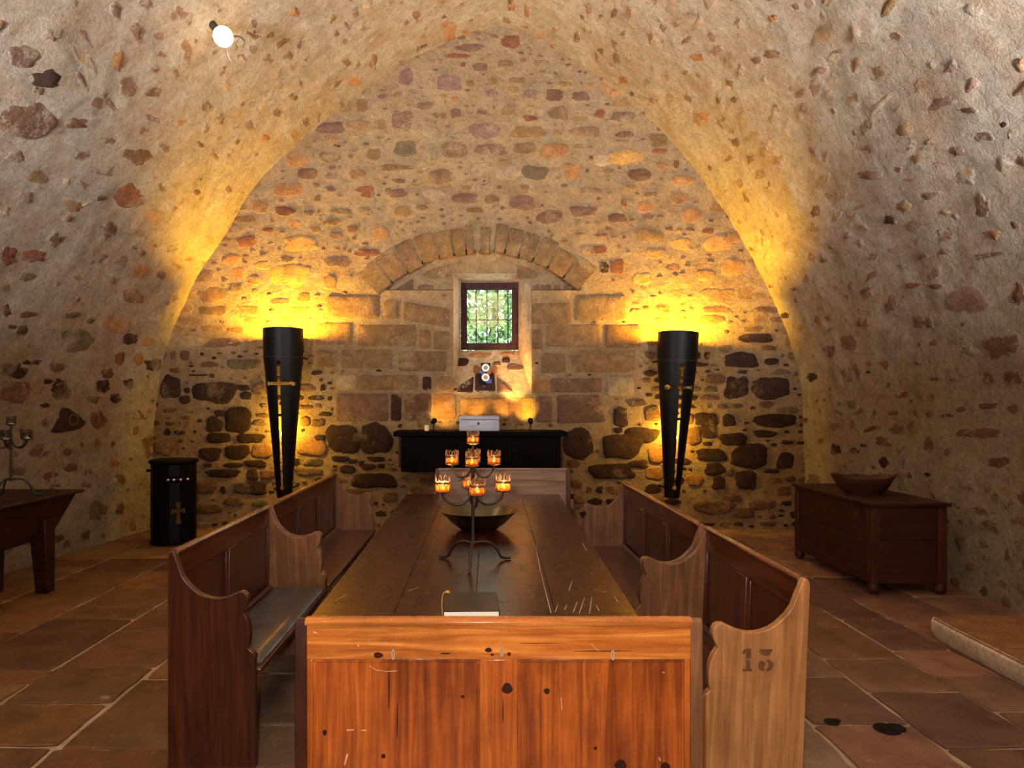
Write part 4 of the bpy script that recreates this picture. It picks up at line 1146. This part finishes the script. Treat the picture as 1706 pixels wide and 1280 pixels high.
def cup(parent, c, r, lit, ph=0.0, name='candle_cup'):
    """iron saucer with a ring of flame-shaped wire round a small glass and candle"""
    s = r / .04
    q = MB(); q.lathe([(.001, -.006 * s), (r * .5, -.006 * s), (r * 1.0, 0), (r * 1.06, .004 * s), (r * 1.0, .006 * s), (r * .5, .002 * s), (.001, .002 * s)], c, 20)
    z0 = .006 * s; hb = .038 * s
    q.lathe([(r * .99, z0 + hb), (r * 1.03, z0 + hb), (r * 1.03, z0 + hb + .011 * s), (r * .99, z0 + hb + .011 * s)], c, 20, close=True)
    n = 8
    for zb, A in ((z0, hb), (z0 + hb + .010 * s, .036 * s)):
        for k in range(n):
            a0 = 2 * PI * k / n + ph + (.3 if A < hb else 0)
            loop = []
            for i in range(12):
                tt = i / 11; a = a0 + .30 * math.sin(2 * PI * tt) * (1 - .15 * math.cos(PI * tt)) ; zz = zb + A * (0.5 - 0.5 * math.cos(2 * PI * tt)) * (1.0 if k % 2 else .86)
                if A < hb: a = a0 + .26 * math.sin(2 * PI * tt) * (1 - (zz - zb) / A * .6); 
                loop.append((c[0] + r * math.cos(a), c[1] + r * math.sin(a), c[2] + zz))
            q.tube(loop, .0021 * s, 5, caps=False)
    m = q.build(name, M_fret if lit else M_iron, parent, 0, 60)
    q = MB(); q.lathe([(r * .86, z0), (r * .9, z0 + hb * .95), (r * .87, z0 + hb * .95), (r * .83, z0)], c, 20, close=True); q.build('glass', M_amber if lit else M_cupglass, m, 0, 60)
    q = MB(); q.lathe([(.001, z0 - .003), (r * .62, z0 - .003), (r * .62, z0 + .011 * s), (.001, z0 + .010 * s)], c, 16); q.build('candle', M_wax, m, 0, 40)
    if lit:
        q = MB(); q.lathe([(.0008, z0 + .012 * s), (.010 * s, z0 + .015 * s), (.012 * s, z0 + .019 * s), (.008 * s, z0 + .026 * s), (.003 * s, z0 + .034 * s), (.0006, z0 + .040 * s)], c, 10); q.build('flame', M_flame, m, 0, 60)
    return m


def arc(pts, k=7):
    return [Vector(p) for p in catmull(pts, k)]


def candelabra(label, loc, rz, H, tiers, lit, top_r, leg_r, leg_h):
    t = thing('candelabra', label, 'candelabra', loc, rz)
    q = MB(); q.tube([(0, 0, leg_h - .01), (0, 0, H * .5), (0, 0, H - .004)], [.0105, .009, .0075], 10)
    q.ball((0, 0, leg_h), .014, 12)
    q.build('stem', M_iron, t, 0, 60)
    for a in (-95, 25, 145):
        ca, sa = math.cos(R(a)), math.sin(R(a))
        pr = [(.0, leg_h), (leg_r * .25, leg_h + .004), (leg_r * .5, leg_h * .93), (leg_r * .70, leg_h * .60), (leg_r * .82, leg_h * .2), (leg_r * .88, .014), (leg_r * .96, .0095), (leg_r * 1.12, .0095)]
        q = MB(); q.tube(arc([(r_ * ca, r_ * sa, z) for r_, z in pr], 5), .008, 8); q.build('foot', M_iron, t, 0, 60)
    cup(t, (0, 0, H), top_r, lit)
    if lit: pass
    for (z, r_, cr, n, a0) in tiers:
        for k in range(n):
            a = R(a0 + 360 / n * k); ca, sa = math.cos(a), math.sin(a)
            pr = [(.006, z + .004), (r_ * .10, z - .03), (r_ * .35, z - .065), (r_ * .65, z - .066), (r_ * .88, z - .045), (r_ * .98, z - .018), (r_, z - .004)]
            q = MB(); q.tube(arc([(p * ca, p * sa, h) for p, h in pr], 5), .0066, 8); q.build('arm', M_iron, t, 0, 60)
            cup(t, (r_ * ca, r_ * sa, z), cr, lit, a)
    return t


cz = T_Z + .001
ca_ = candelabra('lit wrought-iron candelabra with two tiers of candle cups on the table', (-.038, 3.665, cz), 0, 1.395 - cz, [(1.285 - cz, .112, .034, 4, -92), (1.140 - cz, .162, .040, 4, -82)], True, .032, .2, .105)
light('candle_light_upper', 'POINT', (-.038, 3.665, 1.36), 0.9, (1.0, .55, .2), .05)
for dx in (-.16, .16): light('candle_light_lower', 'POINT', (-.038 + dx, 3.66, 1.19), 0.7, (1.0, .55, .2), .02)
candelabra('unlit black iron candelabra on the trough table at far left', (-3.86, 5.68, .847), 0, .59, [(.47, .13, .036, 5, -70)], False, .034, .19, .14)

# hammered bowl on the table
q = MB()
q.lathe([(.001, .004), (.10, .003), (.125, .006), (.18, .048), (.235, .102), (.262, .128), (.268, .130), (.262, .133), (.23, .108), (.175, .054), (.12, .014), (.001, .011)], (0, 0, 0), 48)
o = q.build('metal_bowl', M_pewter, None, 0, 50); o.location = (-.01, 4.66, T_Z + .001); tag(o, 'wide shallow dull brass bowl behind the lit candelabra', 'bowl')

# notebook
nb = thing('notebook', 'black notebook with white page edges at the near end of the table', 'book', (-.034, 2.72, T_Z + .001), R(1.5))
q = MB(); q.box(-.108, .108, .004, .28, .003, .021); q.build('pages', M_paper, nb, .002)
q = MB(); q.box(-.112, .112, 0.006, .285, 0, .003); q.box(-.112, .112, .006, .285, .021, .025); q.box(.108, .112, .006, .285, .0, .025); q.build('cover', M_cover, nb, .0015)
q = MB(); q.tube(arc([(-.09, .26, .028), (-.116, .255, .03), (-.122, .18, .012), (-.118, .08, .005), (-.11, .0, .004), (-.09, -.02, .004)], 6), .0022, 6); q.ball((-.1, .262, .032), .007, 10, sz=(1.4, 1, .9)); q.ball((-.088, -.022, .005), .004, 8); q.build('ribbon_marker', M_cord, nb, 0, 60)

# ------------------------------------------------------------------ altar and what stands on it
AY = 8.2
al = thing('altar_shelf', 'blackened oak altar chest with overhanging top against the back wall', 'altar', (.0, AY, 0))
ax0, ax1 = at_plane(655, 0, AY).x, at_plane(946, 0, AY).x; bx0, bx1 = at_plane(667, 0, AY).x, at_plane(935, 0, AY).x
q = MB(); q.box(ax0, ax1, 0, .63, 1.225, 1.285); q.build('top_slab', W_black, al, .012, seg=3)
q = MB(); q.box(bx0, bx1, .06, .60, .80, 1.224)
for k in range(3):
    w = (bx1 - bx0) / 3; q.box(bx0 + w * k + .05, bx0 + w * (k + 1) - .05, .052, .062, .86, 1.17)
q.build('chest_body', W_black, al, .006)
for x in (bx0 - .075, bx1 + .005):
    q = MB(); q.box(x, x + .07, .45, .62, .82, 1.224); q.build('bracket', W_chest, al, .006)
for x in (-.42, .7):
    q = MB(); q.box(x, x + .12, .15, .55, .008, .80); q.build('leg', W_black, al, .006)
ZA = 1.286
wb = thing('wooden_box', 'small flash-grey wooden box with a lid in the middle of the altar', 'box', (-.012, 8.36, ZA))
hwb = .242
q = MB(); q.box(-hwb, hwb, 0, .24, 0.0, .135); q.build('box_body', W_box, wb, .003)
q = MB(); q.box(-hwb - .002, hwb + .002, -.002, .242, .139, .18); q.build('lid', W_box, wb, .004)
q = MB(); c = (-.01, -.002, .09); q.tube([(c[0] + .014 * math.cos(a), -.003, c[2] + .014 * math.sin(a)) for a in [2 * PI * k / 16 for k in range(16)]], .003, 6, closed=True); q.tube([(c[0], .0, c[2]), (c[0], -.0025, c[2])], .009, 10); q.build('keyhole_plate', M_iron, wb, 0, 50)


def spot(label, loc, aim, power, color, rz, angle):
    t = thing('spot_lamp', label, 'lamp', loc, 0, 'spot lamps on the altar')
    d = (Vector(aim) - (Vector(loc) + Vector((0, 0, .11)))).normalized()
    q = MB(); q.lathe([(.001, 0), (.05, 0), (.05, .008), (.035, .014), (.001, .014)], (0, 0, 0), 20); q.build('base', M_black, t, 0, 40)
    q = MB(); q.tube([(0, 0, .012), (0, 0, .10)], .007, 8); q.tube([(-.018, 0, .085), (.018, 0, .085)], .006, 8); q.build('stem', M_black, t, 0, 50)
    c = Vector((0, 0, .11)); q = MB()
    q.tube([c - d * .045, c - d * .03, c + d * .035, c + d * .04], [.012, .026, .034, .034], 16); q.build('head', M_black, t, 0, 40)
    q = MB(); q.tube([c + d * .0402, c + d * .043], .029, 16); q.build('lens', M_lens, t, 0, 40)
    light('spot_light', 'SPOT', Vector(loc) + c + d * .05, power, color, .02, aim=aim, spot=angle, blend=.6)
    return t


pa = at_plane(722, 718, 8.5); spot('black spot lamp on the left end of the altar', (pa.x, 8.5, ZA), at_plane(742, 684, YB), 26, (1.0, .55, .10), 0, 85)
pb = at_plane(884, 718, 8.5); spot('black spot lamp on the right end of the altar', (pb.x, 8.5, ZA), at_plane(877, 682, YB), 22, (1.0, .72, .08), 0, 62)
q = MB(); pc_ = at_plane(711, 718, 8.42); q.lathe([(.001, 0), (.026, 0), (.028, .05), (.026, .068), (.022, .068), (.02, .06), (.001, .058)], (0, 0, 0), 20); o = q.build('candle_stub', M_wax, None, 0, 40); o.location = (pc_.x, 8.42, ZA); tag(o, 'short yellow candle beside the left altar spot lamp', 'candle')
# lamps hidden behind the box light the recess
for px, aim, pw in ((793, (793, 672), 9), (838, (842, 672), 9)):
    p = at_plane(px, 700, 8.66); light('recess_light', 'SPOT', p, pw, (1.0, .52, .12), .02, aim=at_plane(aim[0], aim[1], YB), spot=80, blend=.8)
light('reveal_light', 'SPOT', at_plane(850, 692, 8.48), 230, (1.0, .50, .13), .03, aim=at_plane(860, 615, 9.05), spot=48, blend=.9)  # added light beside the box brightens the right reveal; no fixture there

# two-ring plaque below the window
pl = thing('ring_plaque', 'small dark plaque with two white rings below the window', 'plaque', at_plane(809, 640, 8.90) + Vector((0, 0, 0)), 0)
u = 8.9 / F
q = MB(); q.box(-8 * u, 8 * u, -.02, 0.0, 0, 35 * u); q.build('backplate', M_stove, pl, .003)
for zc_, nm in ((27 * u, 0), (11 * u, 1)):
    q = MB(); pp = [(5 * u * math.cos(a), -.024, zc_ + 5 * u * math.sin(a)) for a in [2 * PI * k / 24 for k in range(24)]]; q.tube(pp, .013, 8, closed=True); q.build('ring', M_white, pl, 0, 60)
    q = MB(); q.tube([(0, -.019, zc_), (0, -.026, zc_)], 3.6 * u, 20); q.build('ring_centre', M_sage, pl, 0, 40)
q = MB(); q.box(-8 * u, -1 * u, -.023, -.02, 16 * u, 22 * u); q.box(1 * u, 10 * u, -.03, -.02, 1 * u, 8 * u); q.build('blue_panel', M_blue, pl, .001)
q = MB(); q.box(2 * u, 8.5 * u, -.023, -.02, 16 * u, 24 * u); q.build('red_panel', M_redp, pl, .001)

# ------------------------------------------------------------------ torches


def torch(label, x, zt, zb, lean):
    t = thing('wall_torch', label, 'torch', (x, YB - .262, zb), 0, 'cone wall torches')
    t.rotation_euler = (0, lean, 0)
    H = zt - zb; zband = H - .36
    def rad(z):
        if z > zband: return .236 + .010 * (z - zband) / .36
        return .088 + (.236 - .088) * z / zband
    zc0, zc1 = .13, H - .44          # slot
    zbar = H - .685
    def hole(xx, z):
        w = .011 + .008 * (z - zc0) / (zc1 - zc0)
        if zc0 < z < zc1 and abs(xx) < w and not (H - 1.085 < z < H - 1.055): return True
        if math.hypot(xx, z - zc1) < .032 or math.hypot(xx, z - zc0) < .026: return True
        if abs(z - zbar) < .016 and abs(xx) < .145: return True
        return any(math.hypot(xx - s_ * .15, z - zbar) < .028 for s_ in (-1, 1))
    ph = [-180 + 8 * k for k in range(10)] + [-100, -96, -88, -80, -72, -64, -56] + [-50 + 1.25 * k for k in range(81)] + [56, 64, 72, 80, 88, 96, 100] + [108 + 8 * k for k in range(10)]
    nz_ = 340; vs_ = []; fs = []
    for j in range(nz_ + 1):
        z = H * j / nz_; r_ = rad(z)
        for a in ph: vs_.append((r_ * math.sin(R(a)), -r_ * math.cos(R(a)), z))
    n = len(ph)
    for j in range(nz_):
        z = H * (j + .5) / nz_; r_ = rad(z)
        for i in range(n - 1):
            a = (ph[i] + ph[i + 1]) / 2
            if abs(a) > 96 and (z < zband - .02 or z > H - .11 + .03 * math.cos(R(a * 2))): continue
            if hole(r_ * math.sin(R(a)), z): continue
            fs.append((j * n + i, j * n + i + 1, (j + 1) * n + i + 1, (j + 1) * n + i))
    q = MB(); q.add(vs_, fs); q.add([(.232 * math.sin(2 * PI * k / 32), -.232 * math.cos(2 * PI * k / 32), zband + .01) for k in range(32)], [list(range(32))]); q.build('cone_shell', M_black, t, 0, 50, solid=.004, recalc=False)
    q = MB()
    pth = [((.239) * math.sin(R(a)), -(.239) * math.cos(R(a)), zband) for a in range(-96, 97, 8)]; q.tube(pth, .006, 6)
    for k in range(9):
        a = R(-80 + 20 * k); q.ball((.242 * math.sin(a), -.242 * math.cos(a), zband + .012), .006, 8)
    q.build('rivet_band', M_iron, t, 0, 60)
    for z in (zband, .12):
        for s_ in ((1 if x < 0 else -1),):
            r_ = rad(z); q = MB(); q.box(s_ * r_ - .005, s_ * r_ + .005, -.01, .27, z - .012, z + .012); q.build('wall_bracket', M_black, t, .002)
    for z, k in ((H - .28, 0), (H - 1.30, 1)):
        q = MB(); q.ball((0, -.03, z), .045 if not k else .03, 14, sz=(1, 1, 1.2)); q.build('bulb', M_bulb_y, t, 0, 60)
        q = MB(); q.tube([(0, -.03, z - .07), (0, -.03, z - .045)], .022, 10); q.tube([(0, -.03, z - .06), (0, .225, z - .06)], .008, 8); q.build('bulb_holder', M_black, t, 0, 60)
    return t


ZT = 1.6 + 130.5 * 8.344 / F
for lab, x, zt, lean in (('tall black cone wall torch with a cross cut-out, left of the window', -2.435, ZT, R(-.4)), ('tall black cone wall torch with a cross cut-out, right of the window', 2.385, ZT - .045, R(2.2))):
    zb = .45
    torch(lab, x, zt, zb, lean)
    xt = x + math.sin(lean) * (zt - zb)
    light('torch_up_light', 'POINT', (xt, YB - .262, zt - .185), 640, (1.0, .56, .018), .07)
    light('torch_low_light', 'POINT', (x + math.sin(lean) * .8, YB - .2, zt - 1.22), 50, (1.0, .60, .05), .03)

# ------------------------------------------------------------------ black stove by the left corner
sv = thing('stove', 'black cylindrical metal stove with a cut-out cross in the left back corner', 'stove', (-3.56, 8.02, 0), R(0))
q = MB(); q.lathe([(.001, .02), (.235, .02), (.245, .03), (.245, .92), (.24, .93), (.001, .93)], (0, 0, 0), 14); q.build('body', M_stove, sv, 0, 15)
q = MB(); q.lathe([(.001, .928), (.262, .928), (.266, .935), (.266, .962), (.255, .972), (.001, .975)], (0, 0, 0), 28); q.build('lid', M_stove, sv, 0, 40)
q = MB(); q.lathe([(.001, .0), (.25, .0), (.255, .03), (.245, .035), (.001, .035)], (0, 0, 0), 28); q.build('plinth', M_stove, sv, 0, 40)
q = MB(); q.tube([(-.24, -.02, .84), (-.30, -.03, .84)], [.012, .018], 10); q.build('handle', M_stove, sv, 0, 40)
ang = [R(a) for a in (-78, -66, -52, -36)]
q = MB(); q.tube([(.25 * math.cos(a), .25 * math.sin(a), .755) for a in [R(-85 + 6 * k) for k in range(10)]], .034, 8); q.build('control_band', M_stove, sv, 0, 50)
for a in ang:
    q = MB(); q.ball((.285 * math.cos(a), .285 * math.sin(a), .755), .021, 14); q.build('knob', M_chrome, sv, 0, 60)
a = R(-55); d = Vector((math.cos(a), math.sin(a), 0)); e = Vector((-math.sin(a), math.cos(a), 0)); q = MB()
def flare(p0, p1, w0, w1):
    a2 = Vector((p1[0] - p0[0], p1[1] - p0[1])); nn = Vector((-a2.y, a2.x)).normalized()
    pts = [(p0[0] + nn.x * w0, p0[1] + nn.y * w0), (p0[0] - nn.x * w0, p0[1] - nn.y * w0), (p1[0] - nn.x * w1, p1[1] - nn.y * w1), (p1[0] + nn.x * w1, p1[1] + nn.y * w1)]
    q.add([d * .2475 + e * u2 + Vector((0, 0, .40 + v2)) for u2, v2 in pts], [(0, 1, 2, 3)])
flare((0, 0), (0, .10), .012, .03); flare((0, 0), (0, -.15), .012, .03); flare((0, 0), (.075, 0), .012, .03); flare((0, 0), (-.075, 0), .012, .034)
o = q.build('cross_opening', M_ember, sv, 0, 0); o['label'] = 'faint orange glowing cross'

# ------------------------------------------------------------------ chest and its bowl
ch = thing('blanket_chest', 'reddish brown wooden chest on short feet against the right wall', 'chest', (3.28, 5.78, 0))
CW, CD, CH = .63, 1.42, .78
q = MB(); q.box(-.025, CW + .02, -.03, CD + .02, CH - .028, CH); q.build('lid', W_chestx, ch, .005)
for x in (0, CW - .075):
    for y in (0, CD - .075):
        q = MB(); q.box(x, x + .075, y, y + .075, .10, CH - .029); q.build('corner_post', W_chest, ch, .004)
        q = MB(); q.lathe([(.001, .008), (.03, .008), (.045, .03), (.048, .07), (.036, .10), (.001, .1)], (x + .037, y + .037, 0), 16); q.build('foot', W_chest, ch, 0, 40)
for nm, x0, x1, y0, y1 in (('front_board', .012, .03, .075, CD - .075), ('back_board', CW - .03, CW - .012, .075, CD - .075)):
    q = MB(); q.box(x0, x1, y0, y1, .13, .45); q.box(x0, x1, y0, y1, .454, CH - .03); q.box(x0 - .01, x1, y0, y1, .10, .18); q.build(nm, W_chestx, ch, .003)
for y0, y1 in ((.010, .03), (CD - .03, CD - .01)):
    q = MB(); q.box(.075, CW - .075, y0, y1, .17, .462); q.box(.075, CW - .075, y0, y1, .466, CH - .03); q.box(.075, CW - .075, y0 - .008, y1 + .004, .10, .17); q.build('end_board', W_chestx, ch, .003)
# faceted oval wooden bowl
q = MB(); n = 32
vs_ = []; fs = []
rings = [(.58, .0, 0), (.75, .05, 0), (1.0, .155, 1), (1.0, .165, 1), (.94, .16, 1), (.7, .06, 0), (.5, .02, 0)]
for k, z, sc_ in rings:
    for i in range(n):
        a = 2 * PI * i / n; f = 1 + (.03 * math.cos(8 * a) if sc_ else 0)
        vs_.append((.275 * k * f * math.cos(a), .205 * k * f * math.sin(a), z + (.012 * math.cos(2 * a) + .006 * math.cos(8 * a) if sc_ else 0)))
for i in range(len(rings) - 1):
    for k in range(n): fs.append((i * n + k, i * n + (k + 1) % n, (i + 1) * n + (k + 1) % n, (i + 1) * n + k))
fs.append(list(range(n))[::-1]); fs.append([(len(rings) - 1) * n + k for k in range(n)])
q.add(vs_, fs); o = q.build('wooden_bowl', W_bowl, None, 0, 50); o.location = (3.56, 6.42, CH + .001); o.rotation_euler = (0, 0, R(-12)); tag(o, 'dark carved wooden bowl on top of the chest', 'bowl')

# ------------------------------------------------------------------ kneading trough on the left
tr = thing('trough_table', 'dark wooden kneading trough on splayed legs against the left wall', 'table', (-3.92, 5.35, 0))
L2 = .85
q = MB(); q.box(-.42, .37, -L2, L2, .82, .845); q.build('top_board', W_trough, tr, .008)
q = MB(); q.hexa([(-.22, -L2 + .22, .46), (.2, -L2 + .22, .46), (.2, L2 - .22, .46), (-.22, L2 - .22, .46)], [(-.37, -L2 + .06, .819), (.33, -L2 + .06, .819), (.33, L2 - .06, .819), (-.37, L2 - .06, .819)]); q.build('trough_body', W_trough, tr, .008)
for sx in (-1, 1):
    for sy in (-1, 1):
        x, y = sx * .20, sy * .52
        q = MB(); r_ = .05
        def sq(cx, cy, z, w): return [(cx - w, cy - w, z), (cx + w, cy - w, z), (cx + w, cy + w, z), (cx - w, cy + w, z)]
        q.hexa(sq(x + sx * .02, y + sy * .0, .008, .052), sq(x + sx * .01, y - sy * .03, .64, .072)); q.build('leg', W_trough, tr, .008)

# ------------------------------------------------------------------ ceiling lamp, floor sockets
u_, v_ = VT.from_px(352, 40); ps_ = VT.pos(u_, v_); nn_ = (VT.pos(u_, v_, .1) - ps_).normalized(); pl_ = ps_ + nn_ * .15
cl = thing('vault_lamp', 'glowing bare globe lamp on the vault at upper left', 'lamp', pl_)
q = MB(); q.ball((0, 0, 0), .085, 20); q.build('bulb', M_bulb_w, cl, 0, 60)
q = MB(); q.tube([-nn_ * .06, -nn_ * .17], .035, 12); q.build('lamp_holder', M_iron, cl, 0, 50)
q = MB(); q.tube(arc([(.05, .05, .03), (.12, .08, .04), (.15, .1, .01), (.13, .12, -.02)], 5), .009, 6); q.tube(arc([(.0, .06, -.06), (.01, .08, -.13), (.03, .1, -.17)], 5), .009, 6); q.build('bracket', M_iron, cl, 0, 50)
light('vault_lamp_light', 'POINT', pl_ + nn_ * .16, 10, (1.0, .72, .42), .05)

for px, py, r1, r2, lab in ((1386, 1203, .036, .02, 'smaller dark iron socket set in the floor right of the benches'), (1478, 1215, .062, .045, 'larger dark iron socket set in the floor at right')):
    c = on_height(px, py, .011)
    q = MB(); q.lathe([(.001, 0.0), (r1, 0.0), (r1, .002), (r1 * .8, .003), (r1 * .55, .0005), (.001, .0005)], (0, 0, 0), 24); q.lathe([(.001, .0), (r2, 0), (r2, .003), (r2 * .5, .0035), (.001, .003)], (r1 * .8, .012, 0), 20)
    for s_ in (-.3, .5): q.ball((s_ * r1, -.2 * r1, .004), .005, 8)
    o = q.build('floor_socket', M_black, None, 0, 40); o.location = c; tag(o, lab, 'floor fitting', 'iron sockets in the floor')
